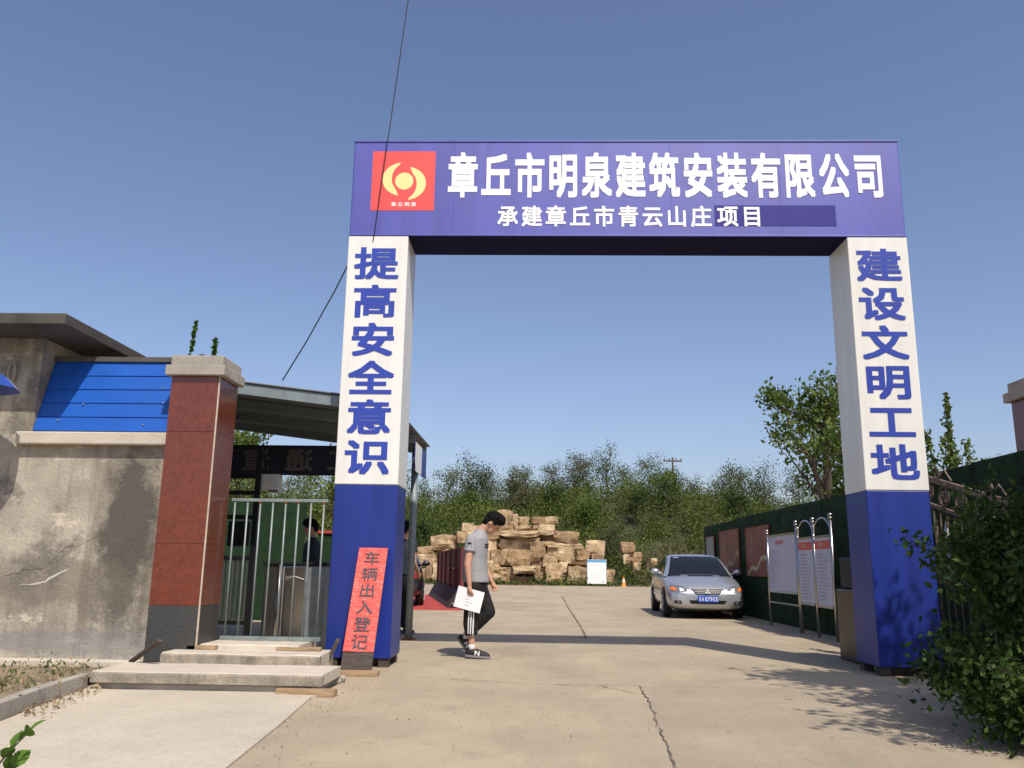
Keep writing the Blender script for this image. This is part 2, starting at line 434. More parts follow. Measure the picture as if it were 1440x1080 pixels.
def np_mesh(name, verts, quads):
    me = bpy.data.meshes.new(name)
    me.vertices.add(len(verts)); me.vertices.foreach_set('co', np.asarray(verts, dtype=np.float32).ravel())
    n = len(quads); k = quads.shape[1]
    me.loops.add(n * k); me.loops.foreach_set('vertex_index', np.asarray(quads, dtype=np.int32).ravel())
    me.polygons.add(n); me.polygons.foreach_set('loop_start', np.arange(0, n * k, k, dtype=np.int32))
    me.update(calc_edges=True); me.validate()
    return me

def leaf_cards(C, size, rg, up=.3, aspect=.55, outward=None):
    """diamond leaves at the points C (n,3)"""
    n = len(C)
    d = rg.normal(size=(n, 3)); d[:, 2] += up
    d /= np.linalg.norm(d, axis=1, keepdims=True)
    e = rg.normal(size=(n, 3))
    if outward is not None: e = np.cross(outward + .6 * e, d)
    e -= (e * d).sum(1, keepdims=True) * d
    e /= np.linalg.norm(e, axis=1, keepdims=True) + 1e-9
    nrm = np.cross(d, e)
    s = (size * rg.uniform(.6, 1.35, size=n))[:, None]
    a = C - d * s * .5; b = C + e * s * aspect * .5 + nrm * s * .08 - d * s * .05; c = C + d * s * .5 - nrm * s * .06; f = C - e * s * aspect * .5 + nrm * s * .08 - d * s * .05
    V = np.stack([a, b, c, f], 1).reshape(-1, 3)
    return V, np.arange(4 * n).reshape(n, 4)

# ------------------------------------------------------------------ ground, road, hill
def sheet(name, poly, z, m, thick=0, kind='structure'):
    b = MB()
    if thick: b.prism(poly, lambda u, v, w: (u, v, w), z - thick, z)
    else: b.add([(x, y, z) for x, y in poly], [tuple(range(len(poly)))])
    o = b.build(name, m); tag(o, kind=kind); return o
sheet('ground', [(-500, -300), (500, -300), (500, 700), (-500, 700)], -.012, M['earth'])
road = sheet('road', [(-14, -6), (14, -6), (14, 47.5), (9, 48.6), (-4, 46.5), (-14, 45)], 0, M['road'])
apron = sheet('concrete_apron', [(-1.35, 2.0), (-1.52, 4.45), (-1.60, 5.6), (-1.70, 6.75), (-1.6, 6.97), (-3.56, 7.02), (-3.3, 5.3), (-2.95, 3.0), (-2.85, 2.0)], .014, M['apron'], .014)
sheet('road_slab', [(.90, 7.72), (.885, 6.95), (.81, 5.9), (.73, 4.68), (.6, 1.0), (8, 1.0), (8, 7.9)], .003, ground_mat('slab_concrete', (.37, .305, .213), (.27, .225, .162), .9))
rg0 = np.random.default_rng(21); ng = 900
GP = np.stack([rg0.uniform(-2.5, 4.5, ng), 3.5 + rg0.random(ng) ** 1.4 * 14, np.full(ng, .006)], 1)
GP[:250, 0] = rg0.normal(-1.6, .12, 250); GP[:250, 1] = rg0.uniform(4.3, 7.6, 250)
Vg, Qg = leaf_cards(GP, .016, rg0, 0, .8)
Vg[:, 2] = np.abs(Vg[:, 2] - .006) + .0065
tag(link('road_grit', np_mesh('road_grit', Vg, Qg), mat('grit', (.16, .13, .095), .95, var=.5, scale=30)), 'loose grit and crumbs scattered over the concrete road', 'grit', kind='stuff')
crackm = mat('crack_dirt', (.12, .097, .07), .95, var=.4, scale=9)
def crack(path, w):
    b = MB(); rr = random.Random(len(path) * 7 + int(w * 1e4))
    pts = []
    for (x0, y0), (x1, y1) in zip(path[:-1], path[1:]):
        n = max(2, int(math.hypot(x1 - x0, y1 - y0) / .07))
        for i in range(n):
            t = i / n
            pts.append((x0 + (x1 - x0) * t + rr.gauss(0, .010), y0 + (y1 - y0) * t + rr.gauss(0, .010)))
    pts.append(path[-1])
    vs = []
    for i, p in enumerate(pts):
        q = pts[min(i + 1, len(pts) - 1)]; o = pts[max(i - 1, 0)]
        dx, dy = q[0] - o[0], q[1] - o[1]; l = math.hypot(dx, dy) or 1
        ww = w * rr.choice((.25, .5, .8, 1.0, 1.3))
        vs += [(p[0] - dy / l * ww, p[1] + dx / l * ww, .0055), (p[0] + dy / l * ww, p[1] - dx / l * ww, .0055)]
    b.add(vs, [(2 * i, 2 * i + 1, 2 * i + 3, 2 * i + 2) for i in range(len(pts) - 1)])
    b.build('crack', crackm, road)
crack([(.90, 7.72), (.885, 6.95), (.81, 5.9), (.73, 4.68), (.68, 3.5)], .006)
crack([(.95, 31), (.83, 22), (.79, 15.5), (.74, 12.7)], .013)
crack([(.74, 12.9), (.45, 12.75), (.36, 12.8)], .012)
crack([(-.75, 7.95), (-.2, 7.80), (.35, 7.72), (.50, 7.78)], .006)
crack([(.52, 7.75), (.72, 7.45), (.88, 7.22)], .005)
crack([(.55, 7.80), (1.2, 7.77), (2.0, 7.79), (2.8, 7.84)], .004)
crack([(-12, 24.0), (-4, 24.1), (5, 24.0)], .012)
crack([(-12, 36.0), (4, 36.1)], .016)

def hill_z(x, y):
    t = np.clip((y - 53) / 30, 0, 1); t = t * t * (3 - 2 * t)
    z = t * (6.0 + .9 * np.sin(x * .07 + 1) + .5 * np.sin(x * .19)) + .3 * np.sin(x * .31 + y * .23) * np.clip((y - 53) / 8, 0, 1)
    return z - .03
xs = np.linspace(-110, 130, 97); ys = np.concatenate([np.linspace(48, 90, 43), np.linspace(95, 200, 12)])
gx, gy = np.meshgrid(xs, ys)
V = np.stack([gx, gy, hill_z(gx, gy)], -1).reshape(-1, 3)
nx = len(xs); idx = np.arange(len(V)).reshape(len(ys), nx)
Q = np.stack([idx[:-1, :-1], idx[:-1, 1:], idx[1:, 1:], idx[1:, :-1]], -1).reshape(-1, 4)
hill = link('hillside', np_mesh('hillside', V, Q), M['grass_ground']); hill.data.shade_smooth(); tag(hill, kind='structure')

# the scrub that covers the hill: nobody could count it
def scrub():
    Cs = []; rg = np.random.default_rng(11)
    n = 2700
    X = rg.uniform(-60, 75, n); Y = 53.3 + rg.random(n) ** .95 * 36
    keep = np.ones(n, bool)
    for x, y in zip(X[keep], Y[keep]):
        h = rg.uniform(1.0, 2.9); r = h * rg.uniform(.55, .9)
        k = int(120 + 80 * r)
        d = rg.normal(size=(k, 3)); d /= np.linalg.norm(d, axis=1, keepdims=True)
        rad = rg.random(k)[:, None] ** .4
        lob = 1 + .25 * np.sin(d[:, :1] * 5 + x) * np.cos(d[:, 1:2] * 4 + y)
        p = d * rad * lob * np.array([r, r, h * .75]); p[:, 2] = np.abs(p[:, 2] + h * .35)
        p += np.array([x, y, float(hill_z(np.array(x), np.array(y)))])
        Cs.append(p)
    C = np.concatenate(Cs)
    V, Q = leaf_cards(C, .19, rg, .5, .5)
    o = link('hillside_scrub', np_mesh('hillside_scrub', V, Q), M['leaf_hill'])
    tag(o, 'dense green scrub and bushes covering the whole hillside behind the yard', 'scrub', kind='stuff')
scrub()

# low weeds along the foot of the hill and round the rockery
def weeds():
    rg = np.random.default_rng(5); n = 9000
    X = rg.uniform(-30, 30, n); Y = 48.9 + np.abs(rg.normal(0, 1.6, n)) + .12 * np.abs(X - 0) * (X < -4) * 0
    cl = np.sin(X * 1.1) + np.sin(X * 2.7 + 1)
    Z = np.abs(rg.normal(0, .16, n)) * (1 + .6 * cl.clip(-.9, 2))
    right = (X > 4.2) & (X < 9.5)
    Z = np.where(right, np.abs(rg.normal(0, .55, n)), Z)
    V, Q = leaf_cards(np.stack([X, Y, Z], 1), .20, rg, .9, .4)
    o = link('roadside_weeds', np_mesh('roadside_weeds', V, Q), M['leaf_hill']); tag(o, 'low green weeds and grass along the far edge of the yard', 'weeds', kind='stuff')
weeds()

# ------------------------------------------------------------------ trees
def tree_meshes(seed, H, spread, nleaf, lsize, levels=3, trunk_r=.12, lean=(0, 0), low=.3, sparse=.25, upsweep=.6):
    rr = random.Random(seed); rg = np.random.default_rng(seed)
    b = MB(); tips = []
    def grow(p, d, L, r, lev):
        pts = [p]; rad = [r]; n = 5; q = p.copy(); dd = d.copy()
        for i in range(n):
            dd = (dd + Vector((rr.gauss(0, .13), rr.gauss(0, .13), rr.gauss(.04, .06)))).normalized()
            q = q + dd * L / n; pts.append(q.copy()); rad.append(r * (1 - .6 * (i + 1) / n))
        b.tube(pts, rad, 7 if lev == 0 else 5 if lev == 1 else 4, cap=lev == 0)
        if lev >= levels:
            tips.extend(pts[1:]); return
        if lev >= levels - 1: tips.extend(pts[3:])
        kids = (7, 5, 4, 3)[lev]
        for k in range(kids):
            t = low + (1 - low) * (k + rr.random()) / kids if lev == 0 else .25 + .75 * (k + rr.random()) / kids
            f = min(n - 1, int(t * n)); base = pts[f].lerp(pts[f + 1], t * n - f)
            az = rr.uniform(0, 2 * math.pi) if lev else (k * 2.4 + rr.uniform(-.4, .4))
            nd = Vector((math.cos(az), math.sin(az), rr.uniform(.1, 1.0) * upsweep))
            nd = (nd.normalized() * .8 + dd * .45).normalized()
            grow(base, nd, L * spread * rr.uniform(.7, 1.1) * (1 - .35 * t if lev == 0 else 1), max(rad[f] * .55, .006), lev + 1)
    grow(Vector((0, 0, -.1)), Vector((lean[0], lean[1], 1)).normalized(), H * .8, trunk_r, 0)
    T = np.array([tuple(t) for t in tips])
    C = T[rg.integers(0, len(T), nleaf)] + rg.normal(0, sparse, (nleaf, 3)) * np.array([1, 1, .8])
    V, Q = leaf_cards(C, lsize, rg, -.1, .6)
    return b.mesh('trunk', smooth=True), np_mesh('crown', V, Q)

def place_tree(name, meshes, loc, s, rz, label, bark, leaf, group=None, cat='tree', lean=0):
    e = empty(name, loc, label, cat, group, rz)
    e.scale = (s, s, s); e.rotation_euler = (lean, 0, rz)
    for nm, me, m in (('trunk', meshes[0], bark), ('crown', meshes[1], leaf)):
        if not me.materials: me.materials.append(m)
        o = bpy.data.objects.new(nm, me); COL.objects.link(o); o.parent = e
    return e

sky_vars = [tree_meshes(20 + k, 4.4, .52, 1500, .14, 2, .09, (random.uniform(-.1, .1), 0), .3, .35) for k in range(4)]
rrt = random.Random(3)
sky_pos = []
for i in range(34):
    x = -34 + i * 2.25 + rrt.uniform(-.7, .7)
    y = rrt.uniform(78, 86)
    sky_pos.append((x, y, rrt.uniform(.75, 1.15)))
# a few taller ones where the photograph shows a peak in the skyline
for x, y, s in ((-6.2, 78, 1.25), (-4.0, 79, 1.15), (3.4, 79, 1.05), (17.5, 76, 1.1), (20.5, 77, 1.15)):
    sky_pos.append((x, y, s))
for k, (x, y, s) in enumerate(sky_pos):
    place_tree('ridge_tree', sky_vars[k % 4], (x, y, float(hill_z(np.array(x), np.array(y))) - .1), s, rrt.uniform(0, 6.28),
               'thin leafy tree standing against the sky along the hill crest', M['bark_far'], M['leaf_sky'], 'trees along the hill crest')

mid_vars = [tree_meshes(60 + k, 3.6, .60, 2600, .15, 2, .08, (0, 0), .15, .34, .7) for k in range(3)]
mid_leaf = [leafmat('leaf_mid_dark', (.022, .045, .012), (.075, .105, .028), .5, .25), leafmat('leaf_mid_light', (.06, .10, .02), (.17, .22, .05), .5, .3), leafmat('leaf_mid_olive', (.06, .062, .03), (.15, .145, .065), .5, .3)]
for k in range(26):
    x = -32 + k * 2.7 + rrt.uniform(-1, 1); y = rrt.uniform(55.5, 74)
    if -7.5 < x < 6.5 and y < 58: y += 5
    place_tree('slope_tree', mid_vars[k % 3], (x, y, float(hill_z(np.array(x), np.array(y))) - .1), rrt.uniform(.75, 1.15), rrt.uniform(0, 6.28),
               ('dark rounded bushy tree standing on the hill slope', 'bright green bushy tree standing on the hill slope', 'olive brown thin-leaved tree standing on the hill slope')[k % 3], M['bark_far'], mid_leaf[k % 3], 'bushy trees on the hill slope')
tw = MB(); rrw = random.Random(14)
for k in range(70):
    x, y = rrw.uniform(-30, 34), rrw.uniform(54, 72)
    if k < 22: x, y = rrw.uniform(6, 14), rrw.uniform(53.5, 58)
    z = float(hill_z(np.array(x), np.array(y)))
    for _ in range(13):
        a, l = rrw.uniform(0, 6.28), rrw.uniform(1.2, 3.0); q = Vector((math.cos(a) * l * .6, math.sin(a) * l * .6, l * rrw.uniform(.6, 1)))
        p0 = Vector((x, y, z)); tw.tube([p0, p0 + q * .5 + Vector((rrw.gauss(0, .1), 0, .15)), p0 + q], [.03, .02, .006], 3, cap=False)
o = tw.build('bare_twigs', mat('twig', (.16, .12, .08), .95, var=.3, scale=2)); tag(o, 'tangle of bare brown twigs standing among the hillside scrub', 'twigs', kind='stuff')
tm = tree_meshes(91, 7.7, .56, 5200, .18, 3, .24, (-.12, 0), .28, .20, .7)
place_tree('leafy_tree', tm, (10.6, 29.5, 0), 1.0, 1.3, 'large spreading tree with dark forked trunk behind the green hoarding', M['bark'], M['leaf_tree'])
tm2 = tree_meshes(92, 7.0, .5, 2600, .20, 3, .16, (.06, 0), .3, .3, .8)
place_tree('leafy_tree', tm2, (12.9, 31, 0), 1.0, .4, 'second tree half hidden by the white right-hand arch pillar', M['bark'], M['leaf_tree'])

for k, (x, y, sc_, lab) in enumerate(((-9.6, 28, .72, 'leafy tree seen between canopy and banner, behind the black frame'), (-7.2, 31, .74, 'leafy tree right of the floodlight, beyond the turf hoarding'), (-12.8, 31, .8, 'leftmost leafy tree beyond the turf hoarding'))):
    place_tree('leafy_tree', (tm, tm2, tm)[k], (x, y, 0), sc_, .7 + k * 2, lab, M['bark'], M['leaf_tree'])

# upright saplings: leafy shoots
def shoot_mesh(seed, shoots, leaf, dens):
    rr = random.Random(seed); rg = np.random.default_rng(seed); b = MB(); C = []
    for (dx, dy, h, r) in shoots:
        p = Vector((dx * .2, dy * .2, 0)); q = Vector((dx, dy, h)); pts = []
        for i in range(7):
            t = i / 6; pts.append(p.lerp(q, t) + Vector((rr.gauss(0, .02), rr.gauss(0, .02), 0)))
        b.tube(pts, [.02 * (1 - .8 * i / 6) for i in range(7)], 5)
        n = int(dens * h); t = rg.random(n) ** .7
        P = np.array([tuple(x) for x in pts]); k = np.minimum((t * 6).astype(int), 5); fr = (t * 6 - k)[:, None]
        c = P[k] * (1 - fr) + P[k + 1] * fr
        C.append(c + rg.normal(0, r, (n, 3)) * (1.15 - t)[:, None])
    V, Q = leaf_cards(np.concatenate(C), leaf, rg, .2, .6)
    return b.mesh('stem', smooth=True), np_mesh('foliage', V, Q)
def place_plant(name, ms, loc, label, leaf, rz=0, group=None, cat='plant'):
    e = empty(name, loc, label, cat, group, rz)
    for nm, me, m in (('stem', ms[0], M['bark']), ('foliage', ms[1], leaf)):
        if not me.materials: me.materials.append(m)
        o = bpy.data.objects.new(nm, me); COL.objects.link(o); o.parent = e
    return e
place_plant('sapling', shoot_mesh(4, [(0, 0, 3.55, .085), (-.28, .1, 3.0, .14), (.25, 0, 2.85, .2), (-.45, .1, 2.6, .22), (.5, .1, 2.6, .2), (.12, .2, 2.75, .25), (-.1, 0, 2.9, .2)], .075, 190),
            (5.95, 12.2, 0), 'upright sapling with one tall leafy shoot above the right hoarding', M['leaf_tree'])
place_plant('sapling', shoot_mesh(6, [(0, 0, 2.55, .12), (.3, 0, 2.7, .12), (-.3, 0, 2.3, .14), (.5, .2, 2.4, .1)], .08, 200),
            (6.75, 12.6, 0), 'small bushy sapling above the hoarding beside the tall shoot', M['leaf_tree'])
place_plant('sapling', shoot_mesh(8, [(.05, 0, 3.66, .035), (.32, 0, 3.44, .04), (.16, .1, 3.28, .05)], .065, 170),
            (-3.9, 9.0, 0), 'thin leafy sapling poking up behind the red granite pillar', M['leaf_near'])

# foreground shrub on the right, in the shade of a tree that stands outside the picture
def shrub(loc, radii, n, leaf, sprigs, seed, name, label):
    rg = np.random.default_rng(seed); rr = random.Random(seed)
    e = empty(name, loc, label, 'shrub')
    b = MB(); C = []
    for k in range(60):
        az = rr.uniform(0, 6.28); el = rr.uniform(.12, 1.45)
        d = Vector((math.cos(az) * math.cos(el) * radii[0], math.sin(az) * math.cos(el) * radii[1], math.sin(el) * radii[2]))
        L = rr.uniform(.75, 1.10)
        pts = [Vector((rr.gauss(0, .1), rr.gauss(0, .1), 0)).lerp(d * L, t) + Vector((rr.gauss(0, .02), rr.gauss(0, .02), .12 * math.sin(t * 3))) for t in (0, .25, .5, .75, 1)]
        b.tube(pts, [.016, .012, .009, .006, .003], 5)
        P = np.array([tuple(p) for p in pts]); m = n // 60
        t = rg.random(m) ** .55 * 4; i = np.minimum(t.astype(int), 3); f = (t - i)[:, None]
        C.append(P[i] * (1 - f) + P[i + 1] * f + rg.normal(0, .105, (m, 3)))
    for dx, dy, dz in sprigs:
        q = Vector((dx, dy, dz)); p = q * .55
        pts = [p.lerp(q, t) + Vector((0, 0, .04 * math.sin(t * 3))) for t in (0, .33, .66, 1)]
        b.tube(pts, [.008, .006, .004, .002], 5)
        P = np.array([tuple(p) for p in pts]); m = 170
        t = rg.random(m) * 3; i = np.minimum(t.astype(int), 2); f = (t - i)[:, None]
        C.append(P[i] * (1 - f) + P[i + 1] * f + rg.normal(0, .05, (m, 3)))
    C = np.concatenate(C); C[:, 2] = np.abs(C[:, 2])
    V, Q = leaf_cards(C, leaf, rg, .25, .58)
    o = b.build('branches', M['bark'], None); o.parent = e
    o = link('foliage', np_mesh('foliage', V, Q), M['leaf_bush'], e)
    return e
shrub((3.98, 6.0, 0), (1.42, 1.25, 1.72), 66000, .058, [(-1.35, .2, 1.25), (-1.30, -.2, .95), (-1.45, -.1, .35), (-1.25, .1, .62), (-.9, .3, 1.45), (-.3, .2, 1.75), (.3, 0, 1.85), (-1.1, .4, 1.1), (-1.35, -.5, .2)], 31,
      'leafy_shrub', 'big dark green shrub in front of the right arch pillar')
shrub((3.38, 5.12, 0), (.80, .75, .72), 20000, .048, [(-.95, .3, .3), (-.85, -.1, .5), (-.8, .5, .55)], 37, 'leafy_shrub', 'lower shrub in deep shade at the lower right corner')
st = tree_meshes(55, 6.0, .54, 20000, .13, 3, .13, (0, 0), .42, .26, .55)
place_tree('shade_tree', st, (5.50, 2.95, 0), .98, .8, 'shade tree beside the road that throws dappled shadow on the right arch pillar', M['bark'], M['leaf_near'])

# ------------------------------------------------------------------ the gate arch
PL, PR, YF, YB = (-2.10, -1.443), (3.375, 4.010), 8.767, 9.357
ZB, ZT, ZD = 4.575, 5.720, 1.817
arch = empty('gate_arch', (.95, 9.06, 0), 'tall blue and white sheet metal gate arch spanning the road', 'gate arch')
beam = MB().box(PL[0], PR[1], YF, YB, ZB, ZT).build('beam', M['beamblue'], arch, bevel=.012)
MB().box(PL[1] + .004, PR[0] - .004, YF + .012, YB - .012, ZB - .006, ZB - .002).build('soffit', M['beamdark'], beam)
for za, zb_ in ((ZT - .016, ZT + .004), (ZB - .004, ZB + .016)): MB().box(PL[0] - .006, PR[1] + .006, YF - .010, YF - .0015, za, zb_).build('edge_trim', M['beamblue'], beam, bevel=.003)
for xs_ in (-.95, .26, 1.47, 2.68): MB().box(xs_ - .0012, xs_ + .0012, YF - .0012, YF + .004, ZB + .017, ZT - .017).build('seam', M['patch'], beam)
fF = lambda cx, cz: (lambda u, v, d: (cx + u, YF - d, cz + v))
for i, ch in enumerate('章丘市明泉建筑安装有限公司'):
    letter('character', ch, fF(-.852 + (3.656 + .852) * i / 12, 5.300), .342, .555, M['letter_white'], beam, .031)
for i, ch in enumerate('承建章丘市青云山庄'):
    letter('character', ch, fF(-.34 + (1.796 + .34) * i / 8, 4.808), .235, .255, M['letter_white'], beam, .024)
MB().box(1.945, 3.268, YF - .0030, YF - .0010, 4.695, 4.940).build('vinyl_patch', M['patch'], beam)
for x, ch in ((2.085, '项'), (2.352, '目')):
    letter('character', ch, (lambda cx: (lambda u, v, d: (cx + u, YF - .002 - d, 4.811 + v)))(x), .235, .255, M['letter_white'], beam, .024)
MB().box(-1.880, -1.167, YF - .0030, YF - .0010, 4.872, 5.590).build('emblem_panel', M['logo_red'], beam)
def emblem():
    b = MB(); cx, cz = -1.512, 5.225; y = YF - .0052
    n = 28
    b.add([(cx + .103 * math.cos(2 * math.pi * k / n), y, cz + .103 * math.sin(2 * math.pi * k / n)) for k in range(n)], [tuple(range(n))])
    for s in (1, -1):       # crescents: outer arc and inner arc
        dz_ = .018 if s == 1 else -.022
        o = []; i_ = []
        for k in range(15):
            t = k / 14
            a = R(98 + 160 * t)
            o.append((cx + s * (-.012 + .235 * math.cos(a)), y, cz + dz_ + s * (.205 * math.sin(a) + .005)))
            a2 = R(112 + 124 * t)
            i_.append((cx + s * (-.012 + .02 + .150 * math.cos(a2)), y, cz + dz_ * 1.6 + s * (.178 * math.sin(a2) + .005)))
        i_[0] = o[0]; i_[-1] = o[-1]
        k0 = o + i_
        b.add(k0, [(k, k + 1, 15 + k + 1, 15 + k) for k in range(14)])
    b.build('emblem', M['logo_yellow'], beam)
emblem()
for i, ch in enumerate('章丘明泉'):
    letter('character', ch, (lambda cx: (lambda u, v, d: (cx + u, YF - .002 - d, 4.945 + v)))(-1.62 + i * .075), .06, .055, M['letter_white'], beam, .02)
zsL = [4.243, 3.808, 3.375, 2.949, 2.525, 2.101]
for (x0, x1), text, cx in ((PL, '提高安全意识', -1.776), (PR, '建设文明工地', 3.688)):
    up = MB().box(x0 - .004, x1 + .004, YF - .004, YB + .004, ZD, ZB - .007).build('white_pillar', M['white'], arch, bevel=.008)
    lo = MB().box(x0, x1, YF, YB, .085, ZD - .002).build('blue_plinth', M['blue'], arch, bevel=.008)
    for xx in (x0 + .07, x1 - .07):
        for ya, yb in ((YF + .02, YF + .14), (YB - .14, YB - .02)): MB().box(xx - .05, xx + .05, ya, yb, 0, .083).build('footing_block', M['wood_dark'], arch)
    MB().box(x0 + .16, x1 - .16, YF + .10, YB - .1, 0, .080).build('footing_block', M['wood_dark'], arch)
    for z, ch in zip(zsL, text):
        letter('character', ch, (lambda c, zz: (lambda u, v, d: (c + u, YF - .004 - d, zz + v)))(cx, z + .004), .50, .385, M['letter_blue'], up, .027)

# ------------------------------------------------------------------ left building with blue roofing, wall, red pillar
bld = empty('building', (-6.2, 9.5, 0), 'low grey rendered building with flat concrete roof at left', 'building')
w = MB().box(-9, -3.512, 7.95, 8.19, 0, 2.190)
w.box(-9, -4.88, 7.95, 12, 2.190, 3.148)
w.build('wall', M['render'], bld)
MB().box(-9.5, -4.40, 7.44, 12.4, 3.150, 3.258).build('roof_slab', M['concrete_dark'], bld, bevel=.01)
MB().box(-4.985, -3.505, 7.86, 8.2, 2.085, 2.205).build('ledge', M['concrete_pale'], bld, bevel=.012)
MB().box(-9, -3.56, 7.80, 7.949, 0, .125).build('plinth', M['concrete_pale'], bld, bevel=.01)
def ribbon(pts, ws, m, nm, seed):
    rr = random.Random(seed); P_ = []
    for (a, wa), (c_, wc) in zip(list(zip(pts, ws))[:-1], list(zip(pts, ws))[1:]):
        for i in range(5):
            t = i / 5; P_.append((a[0] + (c_[0] - a[0]) * t, a[1] + (c_[1] - a[1]) * t + rr.gauss(0, .008), (wa + (wc - wa) * t) * rr.uniform(.6, 1.3)))
    P_.append((*pts[-1], .001)); vs = []
    for x, z, w_ in P_: vs += [(x, 7.947, z - w_), (x, 7.947, z + w_)]
    MB().add(vs, [(2 * i, 2 * i + 1, 2 * i + 3, 2 * i + 2) for i in range(len(P_) - 1)]).build(nm, m, bld)
ribbon([(-4.81, .765), (-4.60, .79), (-4.54, .83), (-4.35, .93)], [.002, .008, .013, .006], M['plaster'], 'bare_plaster', 3)
ribbon([(-4.95, .86), (-4.74, .915), (-4.60, .92), (-4.41, 1.12), (-4.33, 1.12), (-4.10, 1.23)], [.002, .003, .002, .003, .002, .001], M['crackline'], 'plaster_crack', 5)
ribbon([(-4.45, 1.95), (-4.42, 1.6), (-4.37, 1.3)], [.002, .003, .002], M['crackline'], 'plaster_crack', 6)
# blue sheets: each lapped strip is a piece
for k in range(5):
    z0 = 2.222 + k * .147; z1 = z0 + .157
    y0 = 7.945 + (z0 - 2.222) * .31; y1 = 7.945 + (z1 - 2.222) * .31 + .012
    xl = -4.874
    b = MB(); b.hexa([(xl, y0 - .012, z0), (-3.50, y0 - .012, z0), (-3.50, y0 + .006, z0), (xl, y0 + .006, z0),
                      (xl, y1 - .012, z1), (-3.50, y1 - .012, z1), (-3.50, y1 + .004, z1), (xl, y1 + .004, z1)])
    b.build('roofing_sheet', M['roofblue'], bld, bevel=.004)
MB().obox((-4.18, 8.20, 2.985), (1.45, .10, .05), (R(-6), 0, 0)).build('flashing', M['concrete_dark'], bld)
for x, z in ((-4.65, 2.33), (-3.80, 2.29), (-3.66, 2.52), (-3.70, 2.68), (-3.67, 2.86), (-4.45, 2.5)):
    MB().ball((x, 7.93 + (z - 2.222) * .31, z), .010, 8, 5).build('rivet', M['galv'], bld)

pil = empty('granite_pillar', (-3.265, 8.05, 0), 'square red granite pillar with dark base and concrete cap at left', 'pillar')
px0, px1, py0, py1 = -3.50, -3.028, 7.80, 8.285
MB().box(px0 + .015, px1 - .015, py0 + .015, py1 - .015, 0, 2.745).build('core', M['concrete'], pil)
for z0, z1, mm in ((0, .612, 'granite_dark'), (.615, 1.165, 'granite_red'), (1.168, 2.205, 'granite_red'), (2.208, 2.743, 'granite_red')):
    MB().box(px0, px1 - .016, py0, py0 + .014, z0, z1).build('granite_panel', M[mm], pil, bevel=.002)
    MB().box(px1 - .014, px1, py0 + .016, py1, z0, z1).build('granite_panel', M[mm], pil, bevel=.002)
    MB().box(px0, px0 + .014, py0 + .016, py1, z0, z1).build('granite_panel', M[mm], pil, bevel=.002)
MB().box(px1 - .0145, px1 - .002, py0 + .002, py0 + .0145, 0, 2.742).build('corner_joint', M['edge_trim'], pil)
MB().box(px0 - .05, px1 + .05, py0 - .05, py1 + .05, 2.745, 2.845).build('cap_slab', M['concrete'], pil, bevel=.008)
MB().box(px0 - .015, px1 + .018, py0 - .015, py1 + .015, 2.846, 2.945).build('cap_top', M['concrete'], pil, bevel=.008)

pil2 = empty('granite_pillar', (5.22, 8.45, 0), 'red granite pillar with stepped cap cut off by the right picture edge', 'pillar')
MB().box(4.88, 5.36, 8.2, 8.67, 0, 2.72).build('shaft', M['granite_red'], pil2, bevel=.003)
MB().box(4.825, 5.415, 8.15, 8.72, 2.72, 2.82).build('cap_slab', M['concrete'], pil2, bevel=.008)
MB().box(4.865, 5.375, 8.185, 8.685, 2.821, 2.92).build('cap_top', M['concrete'], pil2, bevel=.008)

# steps
steps = empty('entrance_steps', (-2.6, 7.4, 0), 'rough concrete steps in front of the steel railing', 'steps')
def rough_box(x0, x1, y0, y1, z0, z1, seed, amp=.012, n=14):
    rr = random.Random(seed); b = MB(); vs = []
    prof = [(rr.gauss(0, amp), rr.gauss(0, amp * .5)) for _ in range(n + 1)]
    for i in range(n + 1):
        x = x0 + (x1 - x0) * i / n; dy, dz = prof[i]
        vs += [(x, y0 + dy * .6, z0), (x, y0 + dy, z1 - .012), (x, y0 + .012 + dy, z1 + dz * .4), (x, y1, z1), (x, y1, z0)]
    fs = []
    for i in range(n):
        for k in range(5):
            fs.append((i * 5 + k, i * 5 + (k + 1) % 5, (i + 1) * 5 + (k + 1) % 5, (i + 1) * 5 + k))
    fs += [tuple(range(5)), tuple(range(n * 5, n * 5 + 5))[::-1]]
    return b.add(vs, fs)
rough_box(-3.50, -1.66, 6.90, 7.53, .068, .150, 1, .004).build('tread', M['concrete_pale'], steps)
rough_box(-3.502, -1.658, 6.888, 6.93, .066, .144, 1, .004).build('weathered_edge', M['step_edge'], steps)
rough_box(-3.46, -1.72, 6.935, 7.5, 0, .066, 2, .01).build('riser', M['concrete'], steps)
rough_box(-3.22, -1.84, 7.52, 8.0, 0, .235, 3, .014).build('tread', M['concrete_pale'], steps)
rough_box(-3.222, -1.838, 7.505, 7.56, .12, .226, 3, .014).build('weathered_edge', M['step_edge'], steps)
rough_box(-3.02, -2.12, 7.86, 8.46, .20, .280, 4, .010).build('landing', M['concrete_pale'], steps)
MB().box(-3.12, -2.86, 7.80, 7.87, .236, .272).build('timber_edge', M['wood'], steps, bevel=.004)
MB().box(-2.32, -1.92, 7.83, 7.90, .236, .268).build('timber_edge', M['wood'], steps, bevel=.004)
kerb = MB(); kp = [(-3.58, 7.02), (-3.50, 6.3), (-3.33, 5.3), (-3.0, 3.2), (-2.8, 1.5)]
for (xa, ya), (xb, yb) in zip(kp[:-1], kp[1:]):
    kerb.hexa([(xa, ya, 0), (xb, yb, 0), (xb - .09, yb, 0), (xa - .09, ya, 0), (xa, ya, .115), (xb, yb, .115), (xb - .085, yb, .115), (xa - .085, ya, .115)])
tag(kerb.build('planter_kerb', M['concrete'], bevel=.006), 'grey concrete kerb edging the soil bed at left', 'kerb')
